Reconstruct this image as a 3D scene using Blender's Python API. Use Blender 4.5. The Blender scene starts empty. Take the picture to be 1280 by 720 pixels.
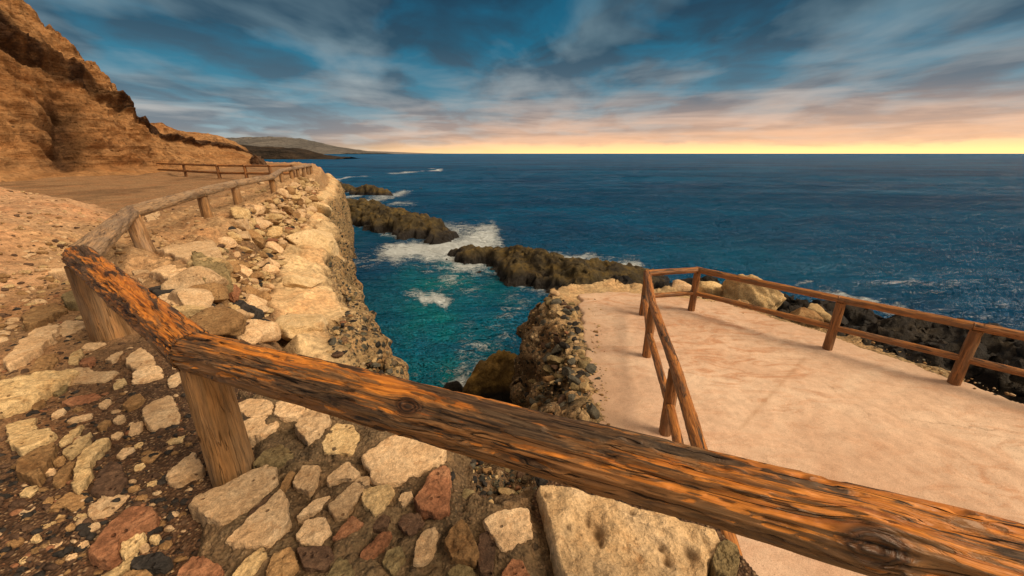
import bpy, math, random
import numpy as np
from mathutils import Vector, Matrix, Quaternion

random.seed(7)
RNG = np.random.default_rng(11)
scene = bpy.context.scene
COL = scene.collection
PI = math.pi

# ------------------------------------------------------------------ camera
EYE = 1.5
FPX = 480.0
PITCH = math.radians(19.3)
CP, SP = math.cos(PITCH), math.sin(PITCH)
SEA = -5.5
PLAT = -1.8


def ray(px, py):
    u = (px - 640.0) / FPX
    v = (py - 360.0) / FPX
    return np.array([u, CP - SP * v, -(CP * v + SP)])


def at(px, py, z=0.0):
    d = ray(px, py)
    t = (z - EYE) / d[2]
    return np.array([d[0] * t, d[1] * t, z])


cam_d = bpy.data.cameras.new('camera')
cam = bpy.data.objects.new('camera', cam_d)
COL.objects.link(cam)
cam.location = (0, 0, EYE)
cam.rotation_euler = (math.radians(90) - PITCH, 0, 0)
cam_d.sensor_width = 36.0
cam_d.lens = FPX / 1280.0 * 36.0
cam_d.clip_start = 0.05
cam_d.clip_end = 200000.0
scene.camera = cam

# ------------------------------------------------------------------ numpy noise


def _hash(ix, iy, iz, seed):
    h = (ix.astype(np.int64) * 374761393 + iy.astype(np.int64) * 668265263
         + iz.astype(np.int64) * 2147483647 + seed * 1274126177) & 0xFFFFFFFF
    h = ((h ^ (h >> 13)) * 1274126177) & 0xFFFFFFFF
    h = ((h ^ (h >> 16)) * 2246822519) & 0xFFFFFFFF
    return (h ^ (h >> 15)) & 0xFFFFFFFF


def vnoise(x, y, z, seed=0):
    x = np.asarray(x, float); y = np.asarray(y, float) + 0 * x; z = np.asarray(z, float) + 0 * x
    ix = np.floor(x); iy = np.floor(y); iz = np.floor(z)
    fx, fy, fz = x - ix, y - iy, z - iz
    ux = fx * fx * fx * (fx * (fx * 6 - 15) + 10)
    uy = fy * fy * fy * (fy * (fy * 6 - 15) + 10)
    uz = fz * fz * fz * (fz * (fz * 6 - 15) + 10)
    tot = 0
    for a in (0, 1):
        wx = ux if a else 1 - ux
        for b in (0, 1):
            wy = uy if b else 1 - uy
            for c in (0, 1):
                wz = uz if c else 1 - uz
                hh = _hash(ix + a, iy + b, iz + c, seed)
                gx = (hh & 1023) / 511.5 - 1
                gy = ((hh >> 10) & 1023) / 511.5 - 1
                gz = ((hh >> 20) & 1023) / 511.5 - 1
                tot = tot + wx * wy * wz * (gx * (fx - a) + gy * (fy - b) + gz * (fz - c))
    return tot * 1.4


def fbm(x, y, z=0.0, oct=4, seed=0, gain=0.5, lac=2.03):
    s = 0; a = 1.0; f = 1.0
    for o in range(oct):
        s = s + a * vnoise(np.asarray(x) * f, np.asarray(y) * f, np.asarray(z) * f, seed + o * 17)
        a *= gain; f *= lac
    return s


def ridged(x, y, z=0.0, oct=4, seed=0, gain=0.5):
    s = 0; a = 1.0; f = 1.0
    for o in range(oct):
        n = 1 - np.abs(vnoise(np.asarray(x) * f, np.asarray(y) * f, np.asarray(z) * f, seed + o * 31)) * 2
        s = s + a * n
        a *= gain; f *= 2.1
    return s


def worley(x, y, z=0.0, seed=0):
    """distance to nearest, second nearest and a random id of the nearest cell (2.5D)"""
    x = np.asarray(x, float); y = np.asarray(y, float); z = np.asarray(z, float) + 0 * x
    ix = np.floor(x); iy = np.floor(y); iz = np.floor(z)
    f1 = np.full(x.shape, 9.0); f2 = np.full(x.shape, 9.0); cid = np.zeros(x.shape)
    for a in (-1, 0, 1):
        for b in (-1, 0, 1):
            for c in (-1, 0, 1):
                hh = _hash(ix + a, iy + b, iz + c, seed)
                px = ix + a + (hh & 1023) / 1023.0
                py = iy + b + ((hh >> 10) & 1023) / 1023.0
                pz = iz + c + ((hh >> 20) & 1023) / 1023.0
                d = np.sqrt((px - x) ** 2 + (py - y) ** 2 + (pz - z) ** 2)
                near = d < f1
                f2 = np.where(near, f1, np.minimum(f2, d))
                cid = np.where(near, (hh & 0xFFFF) / 65535.0, cid)
                f1 = np.where(near, d, f1)
    return f1, f2, cid


def sstep(a, b, x):
    t = np.clip((np.asarray(x, float) - a) / (b - a), 0, 1)
    return t * t * (3 - 2 * t)


def sdist(poly, X, Y):
    """signed distance to polygon, positive outside"""
    X = np.asarray(X, float); Y = np.asarray(Y, float)
    best = np.full(X.shape, 1e9); inside = np.zeros(X.shape, bool)
    n = len(poly)
    for i in range(n):
        ax, ay = poly[i]; bx, by = poly[(i + 1) % n]
        dx, dy = bx - ax, by - ay
        t = np.clip(((X - ax) * dx + (Y - ay) * dy) / (dx * dx + dy * dy + 1e-12), 0, 1)
        d = np.hypot(X - ax - t * dx, Y - ay - t * dy)
        best = np.minimum(best, d)
        cond = ((ay > Y) != (by > Y))
        xi = ax + (Y - ay) * (dx) / (dy if abs(dy) > 1e-12 else 1e-12)
        inside ^= cond & (X < xi)
    return np.where(inside, -best, best)


# ------------------------------------------------------------------ object helpers
def tag(o, label=None, cat=None, group=None, kind=None):
    if label: o['label'] = label
    if cat: o['category'] = cat
    if group: o['group'] = group
    if kind: o['kind'] = kind
    return o


def empty(name, loc=(0, 0, 0)):
    o = bpy.data.objects.new(name, None)
    o.empty_display_size = 0.2
    COL.objects.link(o)
    o.location = loc
    return o


def mesh_obj(name, V, F, mat, parent=None, loc=None, attrs=None, smooth=True, matrix=None):
    V = np.asarray(V, np.float32)
    me = bpy.data.meshes.new(name)
    if isinstance(F, np.ndarray):
        nf, k = F.shape
        me.vertices.add(len(V)); me.vertices.foreach_set('co', V.ravel())
        me.loops.add(nf * k); me.loops.foreach_set('vertex_index', F.astype(np.int32).ravel())
        me.polygons.add(nf)
        me.polygons.foreach_set('loop_start', np.arange(0, nf * k, k, dtype=np.int32))
        me.update(calc_edges=True)
    else:
        me.from_pydata(V.tolist(), [], [list(map(int, f)) for f in F])
    if attrs:
        for an, arr in attrs.items():
            arr = np.asarray(arr, np.float32)
            if arr.ndim == 1:
                a = me.attributes.new(an, 'FLOAT', 'POINT'); a.data.foreach_set('value', arr)
            else:
                a = me.attributes.new(an, 'FLOAT_VECTOR', 'POINT'); a.data.foreach_set('vector', arr.ravel())
    if smooth:
        me.polygons.foreach_set('use_smooth', np.ones(len(me.polygons), bool))
    me.materials.append(mat)
    me.validate()
    o = bpy.data.objects.new(name, me)
    COL.objects.link(o)
    if parent is not None:
        o.parent = parent
    if matrix is not None:
        o.matrix_local = matrix
    elif loc is not None:
        o.location = loc
    return o


def grid_faces(nu, nv, wrap=False):
    i = np.arange(nu - 1)[:, None]
    j = np.arange(nv if wrap else nv - 1)[None, :]
    a = i * nv + j
    b = i * nv + (j + 1) % nv
    c = (i + 1) * nv + (j + 1) % nv
    d = (i + 1) * nv + j
    return np.stack([a, b, c, d], -1).reshape(-1, 4)


def compact(V, F, attrs):
    used = np.unique(F)
    m = np.full(len(V), -1, np.int64); m[used] = np.arange(len(used))
    return V[used], m[F], {k: v[used] for k, v in attrs.items()}


# ------------------------------------------------------------------ material helpers
class Mat:
    def __init__(self, name):
        self.m = bpy.data.materials.new(name)
        self.m.use_nodes = True
        self.nt = self.m.node_tree
        self.nt.nodes.clear()
        self.out = self.nt.nodes.new('ShaderNodeOutputMaterial')

    def n(self, t, ins=None, **props):
        nd = self.nt.nodes.new('ShaderNode' + t)
        for k, v in props.items():
            setattr(nd, k, v)
        for k, v in (ins or {}).items():
            self.set(nd, k, v)
        return nd

    def set(self, nd, k, v):
        s = nd.inputs[k]
        if isinstance(v, bpy.types.NodeSocket):
            self.nt.links.new(v, s)
        elif isinstance(v, bpy.types.Node):
            self.nt.links.new(v.outputs[0], s)
        else:
            if isinstance(v, tuple) and len(v) == 3 and s.type == 'RGBA':
                v = (*v, 1)
            s.default_value = v

    def math(self, op, a, b=0.0, c=0.0, clamp=False):
        return self.n('Math', {0: a, 1: b, 2: c}, operation=op, use_clamp=clamp).outputs[0]

    def mix(self, f, a, b, blend='MIX'):
        nd = self.n('Mix', data_type='RGBA', blend_type=blend)
        self.set(nd, 0, f); self.set(nd, 6, a); self.set(nd, 7, b)
        return nd.outputs[2]

    def ramp(self, f, stops, interp='LINEAR'):
        nd = self.n('ValToRGB', {0: f})
        cr = nd.color_ramp; cr.interpolation = interp
        while len(cr.elements) > 1:
            cr.elements.remove(cr.elements[-1])
        for i, (p, c) in enumerate(stops):
            e = cr.elements[0] if i == 0 else cr.elements.new(p)
            e.position = p
            e.color = (c, c, c, 1) if not isinstance(c, tuple) else (*c, 1)
        return nd.outputs[0]

    def noise(self, co, scale, detail=4.0, rough=0.55, dist=0.0):
        return self.n('TexNoise', {'Vector': co, 'Scale': scale, 'Detail': detail, 'Roughness': rough, 'Distortion': dist})

    def vor(self, co, scale, feature='F1', rnd=1.0):
        return self.n('TexVoronoi', {'Vector': co, 'Scale': scale, 'Randomness': rnd}, feature=feature)

    def mapping(self, co, scale=(1, 1, 1), loc=(0, 0, 0), rot=(0, 0, 0)):
        return self.n('Mapping', {'Vector': co, 'Scale': scale, 'Location': loc, 'Rotation': rot}).outputs[0]

    def attr(self, name):
        return self.n('Attribute', attribute_name=name)

    def bump(self, h, dist=0.02, strength=1.0, normal=None):
        ins = {'Height': h, 'Distance': dist, 'Strength': strength}
        if normal is not None: ins['Normal'] = normal
        return self.n('Bump', ins).outputs[0]

    def finish(self, color, rough, normal=None, spec=0.3, disp=None, **kw):
        ins = {'Base Color': color, 'Roughness': rough, 'Specular IOR Level': spec}
        if normal is not None: ins['Normal'] = normal
        ins.update(kw)
        p = self.n('BsdfPrincipled', ins)
        self.nt.links.new(p.outputs[0], self.out.inputs[0])
        return self.m


def mat_land():
    """earth, bedrock and conglomerate: colour from Col, msk = (gravel, pebbles, roughness)"""
    M = Mat('land')
    pos = M.n('NewGeometry').outputs['Position']
    col = M.attr('Col').outputs['Color']
    msk = M.n('SeparateXYZ', {0: M.attr('msk').outputs['Vector']})
    gr, pb, rg = msk.outputs[0], msk.outputs[1], msk.outputs[2]
    n1 = M.noise(pos, 1.7, 6, 0.6)
    n2 = M.noise(pos, 14.0, 6, 0.65)
    n3 = M.noise(pos, 90.0, 3, 0.6)
    v = M.math('MULTIPLY', M.ramp(n1.outputs[0], [(0.3, 0.72), (0.7, 1.22)]), M.ramp(n2.outputs[0], [(0.32, 0.55), (0.66, 1.28)]))
    v = M.math('MULTIPLY', v, M.ramp(n3.outputs[0], [(0.3, 0.75), (0.7, 1.2)]))
    base = M.mix(1.0, col, M.n('CombineColor', {0: v, 1: v, 2: v}).outputs[0], 'MULTIPLY')
    # hue drift to rusty
    hue = M.ramp(M.noise(pos, 0.9, 5, 0.7, 0.5).outputs[0], [(0.45, 0.0), (0.68, 0.5)])
    base = M.mix(hue, base, M.mix(1.0, base, (1.15, 0.8, 0.6), 'MULTIPLY'))
    # gravel specks
    g1 = M.vor(pos, 70.0)
    gc = M.ramp(M.n('SeparateColor', {0: g1.outputs['Color']}).outputs[0],
                [(0.0, (0.02, 0.017, 0.016)), (0.34, (0.05, 0.035, 0.026)), (0.5, (0.16, 0.09, 0.05)), (0.78, (0.3, 0.19, 0.11)), (1.0, (0.42, 0.3, 0.18))])
    gm = M.math('MULTIPLY', gr, M.math('MULTIPLY', M.ramp(g1.outputs['Distance'], [(0.3, 1.0), (0.55, 0.0)]), 0.75))
    base = M.mix(gm, base, gc)
    g2 = M.vor(pos, 24.0)
    g2r = M.n('SeparateColor', {0: g2.outputs['Color']})
    g2m = M.math('MULTIPLY', M.ramp(g2.outputs['Distance'], [(0.25, 1.0), (0.36, 0.0)]), M.math('GREATER_THAN', g2r.outputs[1], 0.7))
    g2m = M.math('MULTIPLY', g2m, gr)
    base = M.mix(g2m, base, M.ramp(g2r.outputs[0], [(0, (0.022, 0.018, 0.017)), (0.55, (0.06, 0.04, 0.03)), (0.8, (0.3, 0.19, 0.11)), (1, (0.4, 0.27, 0.16))]))
    # conglomerate pebbles
    pw = M.n('VectorMath', {0: pos, 1: M.n('VectorMath', {0: n2.outputs['Color'], 'Scale': 0.05}, operation='SCALE').outputs[0]}, operation='ADD').outputs[0]
    p1 = M.vor(pw, 9.0); p2 = M.vor(pw, 21.0)
    pc = [(0.0, (0.025, 0.025, 0.024)), (0.2, (0.06, 0.06, 0.05)), (0.4, (0.13, 0.12, 0.085)), (0.6, (0.2, 0.12, 0.07)), (0.8, (0.36, 0.25, 0.14)), (1.0, (0.48, 0.36, 0.22))]
    s1 = M.n('SeparateColor', {0: p1.outputs['Color']}); s2 = M.n('SeparateColor', {0: p2.outputs['Color']})
    m1 = M.math('MULTIPLY', M.ramp(p1.outputs['Distance'], [(0.38, 1.0), (0.48, 0.0)]), M.math('GREATER_THAN', s1.outputs[1], 0.35))
    m2 = M.math('MULTIPLY', M.ramp(p2.outputs['Distance'], [(0.36, 1.0), (0.48, 0.0)]), M.math('GREATER_THAN', s2.outputs[1], 0.3))
    base = M.mix(M.math('MULTIPLY', m2, pb), base, M.ramp(s2.outputs[0], pc))
    base = M.mix(M.math('MULTIPLY', m1, pb), base, M.ramp(s1.outputs[0], pc))
    # bump
    h = M.math('MULTIPLY', n2.outputs[0], M.math('MULTIPLY', rg, 1.6))
    h = M.math('ADD', h, M.math('MULTIPLY', n3.outputs[0], 0.22))
    h = M.math('ADD', h, M.math('MULTIPLY', M.math('SUBTRACT', 0.5, g1.outputs['Distance']), M.math('MULTIPLY', gr, 0.5)))
    h = M.math('ADD', h, M.math('MULTIPLY', g2m, 0.5))
    h = M.math('ADD', h, M.math('MULTIPLY', M.math('MULTIPLY', m1, M.math('SUBTRACT', 0.6, p1.outputs['Distance'])), M.math('MULTIPLY', pb, 3.2)))
    h = M.math('ADD', h, M.math('MULTIPLY', M.math('MULTIPLY', m2, M.math('SUBTRACT', 0.6, p2.outputs['Distance'])), M.math('MULTIPLY', pb, 1.5)))
    # cracks
    ck = M.vor(M.mapping(pw, (0.8, 1.6, 2.5)), 2.3, 'DISTANCE_TO_EDGE')
    ckm = M.math('MULTIPLY', M.ramp(ck.outputs[0], [(0.0, 1.0), (0.035, 0.0)]), rg)
    ckm = M.math('MULTIPLY', ckm, M.ramp(n1.outputs[0], [(0.46, 0.0), (0.56, 1.0)]))
    h = M.math('SUBTRACT', h, M.math('MULTIPLY', ckm, 0.7))
    return M.finish(base, 0.92, M.bump(h, 0.03, 1.0), 0.15)


def mat_stone(name, c1, c2, c3, pit=0.4, spec=0.2, scale=1.0, lo=0.55):
    M = Mat(name)
    tc = M.n('TexCoord').outputs['Object']
    rnd = M.n('ObjectInfo').outputs['Random']
    off = M.n('CombineXYZ', {0: M.math('MULTIPLY', rnd, 37.0), 1: M.math('MULTIPLY', rnd, 91.0), 2: rnd}).outputs[0]
    co = M.n('VectorMath', {0: tc, 1: off}, operation='ADD').outputs[0]
    n1 = M.noise(co, 7.0 * scale, 6, 0.62, 0.4); n2 = M.noise(co, 45.0 * scale, 5, 0.65); n3 = M.noise(co, 190.0 * scale, 2, 0.6)
    c = M.ramp(n1.outputs[0], [(0.28, c2), (0.5, c1), (0.72, c3)])
    v = M.math('MULTIPLY', M.ramp(n2.outputs[0], [(0.32, lo), (0.62, 1.16)]), M.ramp(n3.outputs[0], [(0.3, 0.72), (0.7, 1.18)]))
    v = M.math('MULTIPLY', v, M.math('ADD', 0.78, M.math('MULTIPLY', rnd, 0.42)))
    c = M.mix(1.0, c, M.n('CombineColor', {0: v, 1: v, 2: v}).outputs[0], 'MULTIPLY')
    st = M.ramp(M.noise(co, 16.0 * scale, 5, 0.7, 1.0).outputs[0], [(0.56, 0.0), (0.7, 0.55)])
    c = M.mix(st, c, M.mix(1.0, c, (0.62, 0.42, 0.26), 'MULTIPLY'))
    vo = M.vor(co, 34.0 * scale)
    vr = M.n('SeparateColor', {0: vo.outputs['Color']}).outputs[0]
    pm = M.math('MULTIPLY', M.ramp(vo.outputs['Distance'], [(0.16, 1.0), (0.3, 0.0)]), M.math('GREATER_THAN', vr, 1.0 - pit * 0.45))
    c = M.mix(M.math('MULTIPLY', pm, 0.75), c, M.mix(1.0, c, (0.25, 0.17, 0.12), 'MULTIPLY'))
    c = M.mix(M.math('MULTIPLY', M.attr('pit').outputs['Fac'], 0.8), c, (0.09, 0.05, 0.022))  # shade and staining of the block's pits painted into the colour
    h = M.math('ADD', M.math('MULTIPLY', n1.outputs[0], 1.0), M.math('MULTIPLY', n2.outputs[0], 0.5))
    h = M.math('ADD', h, M.math('MULTIPLY', n3.outputs[0], 0.12))
    h = M.math('SUBTRACT', h, M.math('MULTIPLY', pm, 0.4))
    return M.finish(c, 0.85, M.bump(h, 0.02 / scale, 1.0), spec)


def mat_wood(name, tan, orange, dark, grey, o_amt, d_amt, up=True, scale=1.0, crack=0.85):
    M = Mat(name)
    gv0 = M.attr('grain').outputs['Vector']
    wv = M.noise(M.mapping(gv0, (3.0, 9.0, 9.0)), 1.0, 3, 0.5).outputs['Color']
    wv = M.n('VectorMath', {0: M.n('VectorMath', {0: wv, 1: (0.5, 0.5, 0.5)}, operation='SUBTRACT').outputs[0], 1: (0.0, 0.028, 0.028)}, operation='MULTIPLY').outputs[0]
    gv = M.n('VectorMath', {0: gv0, 1: wv}, operation='ADD').outputs[0]
    kn = M.attr('knot').outputs['Fac']
    nz = M.n('SeparateXYZ', {0: M.n('NewGeometry').outputs['Normal']}).outputs[2]
    gA = M.mapping(gv, (1.0 * scale, 9.0 * scale, 9.0 * scale))
    gB = M.mapping(gv, (2.0 * scale, 60.0 * scale, 60.0 * scale), (3, 1, 5))
    gC = M.mapping(gv, (7.0 * scale, 170.0 * scale, 170.0 * scale), (1, 7, 2))
    a = M.noise(gA, 1.6, 6, 0.62, 0.6).outputs[0]
    b = M.noise(gB, 1.0, 5, 0.6, 0.3).outputs[0]
    c = M.noise(gC, 1.0, 3, 0.6).outputs[0]
    d = M.noise(M.mapping(gv, (1.5 * scale, 11.0 * scale, 11.0 * scale), (9, 4, 3)), 1.5, 7, 0.66, 1.2).outputs[0]
    e = M.noise(M.mapping(gv, (0.9, 3.0, 3.0), (2, 8, 1)), 2.2, 4, 0.6).outputs[0]
    col = M.mix(M.ramp(b, [(0.35, 0.0), (0.65, 1.0)]), tan, M.mix(1.0, tan, (1.5, 1.35, 1.2), 'MULTIPLY'))
    col = M.mix(M.ramp(e, [(0.42, 0.0), (0.64, 0.85)]), col, grey)
    upm = M.ramp(nz, [(-0.3, 0.0), (0.75, 1.0)]) if up else 0.35
    # dark brown weathered bands lower down
    bm = M.ramp(M.noise(M.mapping(gv, (0.8 * scale, 6.0 * scale, 6.0 * scale), (4, 6, 2)), 1.4, 6, 0.62, 0.7).outputs[0], [(0.5, 0.0), (0.66, 0.75)])
    col = M.mix(bm, col, M.mix(1.0, tan, (0.42, 0.36, 0.3), 'MULTIPLY'))
    # orange exposed heartwood on the upper side
    sc = M.math('ADD', d, M.math('MULTIPLY', M.math('SUBTRACT', upm, 0.55), 0.5))
    lng = M.math('MULTIPLY', M.math('SUBTRACT', M.noise(M.mapping(gv0, (1.1, 0.6, 0.6), (7.9, 0, 0)), 1.0, 2, 0.5).outputs[0], 0.58), 0.6)
    sc = M.math('ADD', sc, lng)
    om = M.ramp(sc, [(0.60 - o_amt * 0.18, 0.0), (0.68 - o_amt * 0.18, 1.0)])
    oc = M.mix(M.ramp(b, [(0.32, 0.0), (0.62, 1.0)]), M.mix(1.0, orange, (0.5, 0.38, 0.3), 'MULTIPLY'), orange)
    col = M.mix(M.math('MULTIPLY', om, min(1.0, o_amt * 3.0)), col, oc)
    # black weathered streaks
    ds = M.math('ADD', M.math('ADD', a, M.math('MULTIPLY', M.math('SUBTRACT', b, 0.5), 0.4)), M.math('MULTIPLY', M.math('SUBTRACT', upm, 0.5), 0.12))
    dm = M.ramp(ds, [(0.62 - d_amt * 0.2, 0.0), (0.68 - d_amt * 0.2, 0.95)])
    dc = M.mix(M.ramp(c, [(0.4, 0.0), (0.65, 0.6)]), dark, M.mix(1.0, grey, (0.6, 0.6, 0.62), 'MULTIPLY'))
    col = M.mix(dm, col, dc)
    fine = M.math('MULTIPLY', M.ramp(c, [(0.28, 0.6), (0.55, 1.12)]), M.ramp(b, [(0.28, 0.8), (0.5, 1.05)]))
    col = M.mix(1.0, col, M.n('CombineColor', {0: fine, 1: fine, 2: fine}).outputs[0], 'MULTIPLY')
    # drying cracks
    ck = M.noise(M.mapping(gv, (1.1 * scale, 30.0 * scale, 30.0 * scale), (5, 5, 9)), 1.0, 2, 0.5).outputs[0]
    ckm = M.ramp(M.math('ABSOLUTE', M.math('SUBTRACT', ck, 0.5)), [(0.0, 1.0), (0.014, 0.0)])
    ckm = M.math('MULTIPLY', ckm, M.ramp(e, [(0.44, 1.0), (0.6, 0.2)]))
    col = M.mix(M.math('MULTIPLY', ckm, crack), col, (0.012, 0.008, 0.006))
    # knots
    ring = M.math('ADD', 0.5, M.math('MULTIPLY', M.math('SINE', M.math('ADD', M.math('MULTIPLY', kn, 26.0), M.math('MULTIPLY', M.math('ADD', b, M.math('ADD', c, d)), 11.0))), 0.5))
    kc = M.mix(M.math('MULTIPLY', ring, 0.6), (0.02, 0.01, 0.006), (0.13, 0.05, 0.016))
    col = M.mix(M.ramp(kn, [(0.25, 0.0), (0.6, 0.95)]), col, kc)
    h = M.math('ADD', M.math('MULTIPLY', b, 1.0), M.math('MULTIPLY', c, 0.35))
    h = M.math('SUBTRACT', h, M.math('MULTIPLY', ckm, 1.2))
    h = M.math('ADD', h, M.math('MULTIPLY', M.math('MULTIPLY', ring, kn), 0.4))
    h = M.math('SUBTRACT', h, M.math('MULTIPLY', dm, 0.3))
    h = M.math('SUBTRACT', h, M.math('MULTIPLY', om, 0.4))
    rough = M.ramp(dm, [(0, 0.5), (1, 0.62)])
    return M.finish(col, rough, M.bump(h, 0.007, 0.9), 0.35)


def mat_pavement():
    M = Mat('lime_render')
    pos = M.n('NewGeometry').outputs['Position']
    n1 = M.noise(pos, 0.55, 6, 0.62, 0.8); n2 = M.noise(pos, 7.0, 6, 0.7); n3 = M.noise(pos, 110.0, 3, 0.6)
    nl = M.noise(M.mapping(pos, (1.0, 2.6, 1.0), rot=(0, 0, 0.5)), 1.3, 7, 0.7, 1.6)
    c = M.ramp(n1.outputs[0], [(0.3, (0.55, 0.36, 0.25)), (0.5, (0.65, 0.46, 0.335)), (0.7, (0.7, 0.53, 0.4))])
    c = M.mix(M.math('MULTIPLY', M.ramp(nl.outputs[0], [(0.48, 0.0), (0.62, 0.9)]), M.ramp(M.noise(pos, 0.35, 3, 0.5).outputs[0], [(0.38, 0.2), (0.56, 1.0)])), c, (0.5, 0.27, 0.16))
    v = M.math('MULTIPLY', M.ramp(n2.outputs[0], [(0.32, 0.84), (0.66, 1.08)]), M.ramp(n3.outputs[0], [(0.34, 0.78), (0.6, 1.08)]))
    c = M.mix(1.0, c, M.n('CombineColor', {0: v, 1: v, 2: v}).outputs[0], 'MULTIPLY')
    vo = M.vor(pos, 38.0)
    vr = M.n('SeparateColor', {0: vo.outputs['Color']}).outputs[0]
    dots = M.math('MULTIPLY', M.ramp(vo.outputs['Distance'], [(0.12, 1.0), (0.22, 0.0)]), M.math('GREATER_THAN', vr, 0.7))
    dots = M.math('MULTIPLY', dots, M.ramp(n1.outputs[0], [(0.35, 0.2), (0.65, 1.0)]))
    c = M.mix(M.math('MULTIPLY', dots, 0.6), c, (0.14, 0.08, 0.045))
    # hairline cracks
    w = M.n('VectorMath', {0: pos, 1: M.n('VectorMath', {0: n2.outputs['Color'], 'Scale': 0.22}, operation='SCALE').outputs[0]}, operation='ADD').outputs[0]
    ck = M.vor(w, 0.42, 'DISTANCE_TO_EDGE').outputs[0]
    ckm = M.ramp(ck, [(0.0, 1.0), (0.006, 0.0)])
    ckm = M.math('MULTIPLY', ckm, M.ramp(n1.outputs[0], [(0.5, 0.0), (0.62, 1.0)]))
    c = M.mix(M.math('MULTIPLY', ckm, 0.3), c, (0.22, 0.11, 0.05))
    gap = M.attr('joint').outputs['Fac']
    c = M.mix(M.math('MULTIPLY', M.math('MULTIPLY', gap, 0.5), M.ramp(n2.outputs[0], [(0.35, 0.2), (0.6, 1.0)])), c, (0.3, 0.16, 0.08))
    edge = M.attr('edge').outputs['Fac']
    er = M.math('MULTIPLY', edge, M.ramp(n2.outputs[0], [(0.4, 0.2), (0.62, 1.0)]))
    c = M.mix(M.math('MULTIPLY', er, 0.5), c, (0.36, 0.25, 0.16))
    h = M.math('ADD', M.math('MULTIPLY', n2.outputs[0], 0.6), M.math('MULTIPLY', n3.outputs[0], 0.2))
    h = M.math('SUBTRACT', h, M.math('MULTIPLY', dots, 0.35))
    h = M.math('SUBTRACT', h, M.math('MULTIPLY', ckm, 0.3))
    return M.finish(c, 0.93, M.bump(h, 0.02, 0.9), 0.12)


def mat_reef(name, a, b, c, weed):
    M = Mat(name)
    pos = M.n('NewGeometry').outputs['Position']
    nz = M.n('SeparateXYZ', {0: M.n('NewGeometry').outputs['Normal']}).outputs[2]
    pz = M.n('SeparateXYZ', {0: pos}).outputs[2]
    n1 = M.noise(pos, 0.9, 6, 0.65, 0.6); n2 = M.noise(pos, 6.0, 7, 0.7, 0.5); n3 = M.noise(pos, 32.0, 4, 0.65)
    col = M.ramp(n1.outputs[0], [(0.3, a), (0.52, b), (0.7, c)])
    v = M.math('MULTIPLY', M.ramp(n2.outputs[0], [(0.3, 0.45), (0.7, 1.4)]), M.ramp(n3.outputs[0], [(0.3, 0.6), (0.7, 1.3)]))
    col = M.mix(1.0, col, M.n('CombineColor', {0: v, 1: v, 2: v}).outputs[0], 'MULTIPLY')
    wm = M.math('MULTIPLY', M.ramp(M.noise(pos, 1.6, 6, 0.7).outputs[0], [(0.48, 0.0), (0.62, 1.0)]), M.ramp(nz, [(0.3, 0.0), (0.75, 1.0)]))
    col = M.mix(M.math('MULTIPLY', wm, 0.6), col, weed)
    wet = M.ramp(M.math('SUBTRACT', pz, M.math('ADD', SEA - 0.1, M.math('MULTIPLY', n1.outputs[0], 0.9))), [(0.0, 1.0), (0.35, 0.0)])
    col = M.mix(wet, col, (0.012, 0.009, 0.007))
    h = M.math('ADD', M.math('MULTIPLY', n2.outputs[0], 1.0), M.math('MULTIPLY', n3.outputs[0], 0.3))
    rough = M.ramp(wet, [(0, 0.75), (1, 0.3)])
    return M.finish(col, rough, M.bump(h, 0.14, 1.0), 0.3)


def mat_cliff():
    M = Mat('cliff_rock')
    pos = M.n('NewGeometry').outputs['Position']
    dk = M.attr('cap').outputs['Fac']
    n1 = M.noise(pos, 0.16, 6, 0.62, 0.8); n2 = M.noise(pos, 1.1, 7, 0.68, 0.4); n3 = M.noise(pos, 5.0, 6, 0.68)
    strat = M.noise(M.mapping(pos, (0.12, 0.12, 1.7), rot=(0.06, 0.14, 0)), 1.2, 6, 0.7, 0.5)
    col = M.ramp(n1.outputs[0], [(0.28, (0.25, 0.105, 0.038)), (0.48, (0.38, 0.18, 0.068)), (0.72, (0.5, 0.275, 0.12))])
    col = M.mix(M.ramp(strat.outputs[0], [(0.38, 0.0), (0.66, 0.6)]), col, (0.5, 0.3, 0.15))
    col = M.mix(M.ramp(strat.outputs[0], [(0.3, 0.6), (0.42, 0.0)]), col, (0.22, 0.09, 0.035))
    v = M.math('MULTIPLY', M.ramp(n2.outputs[0], [(0.3, 0.55), (0.7, 1.3)]), M.ramp(n3.outputs[0], [(0.3, 0.7), (0.7, 1.2)]))
    col = M.mix(1.0, col, M.n('CombineColor', {0: v, 1: v, 2: v}).outputs[0], 'MULTIPLY')
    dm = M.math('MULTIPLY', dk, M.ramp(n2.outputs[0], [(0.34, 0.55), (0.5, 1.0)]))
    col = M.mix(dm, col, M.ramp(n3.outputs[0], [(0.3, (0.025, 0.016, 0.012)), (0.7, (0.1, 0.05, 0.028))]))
    vo = M.vor(pos, 2.2)
    vr = M.n('SeparateColor', {0: vo.outputs['Color']}).outputs[0]
    dots = M.math('MULTIPLY', M.ramp(vo.outputs['Distance'], [(0.1, 1.0), (0.24, 0.0)]), M.math('GREATER_THAN', vr, 0.8))
    col = M.mix(M.math('MULTIPLY', dots, 0.7), col, (0.05, 0.03, 0.02))
    h = M.math('ADD', n2.outputs[0], M.math('MULTIPLY', n3.outputs[0], 0.35))
    h = M.math('ADD', h, M.math('MULTIPLY', strat.outputs[0], 0.9))
    return M.finish(col, 0.95, M.bump(h, 0.5, 1.0), 0.1)


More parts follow.
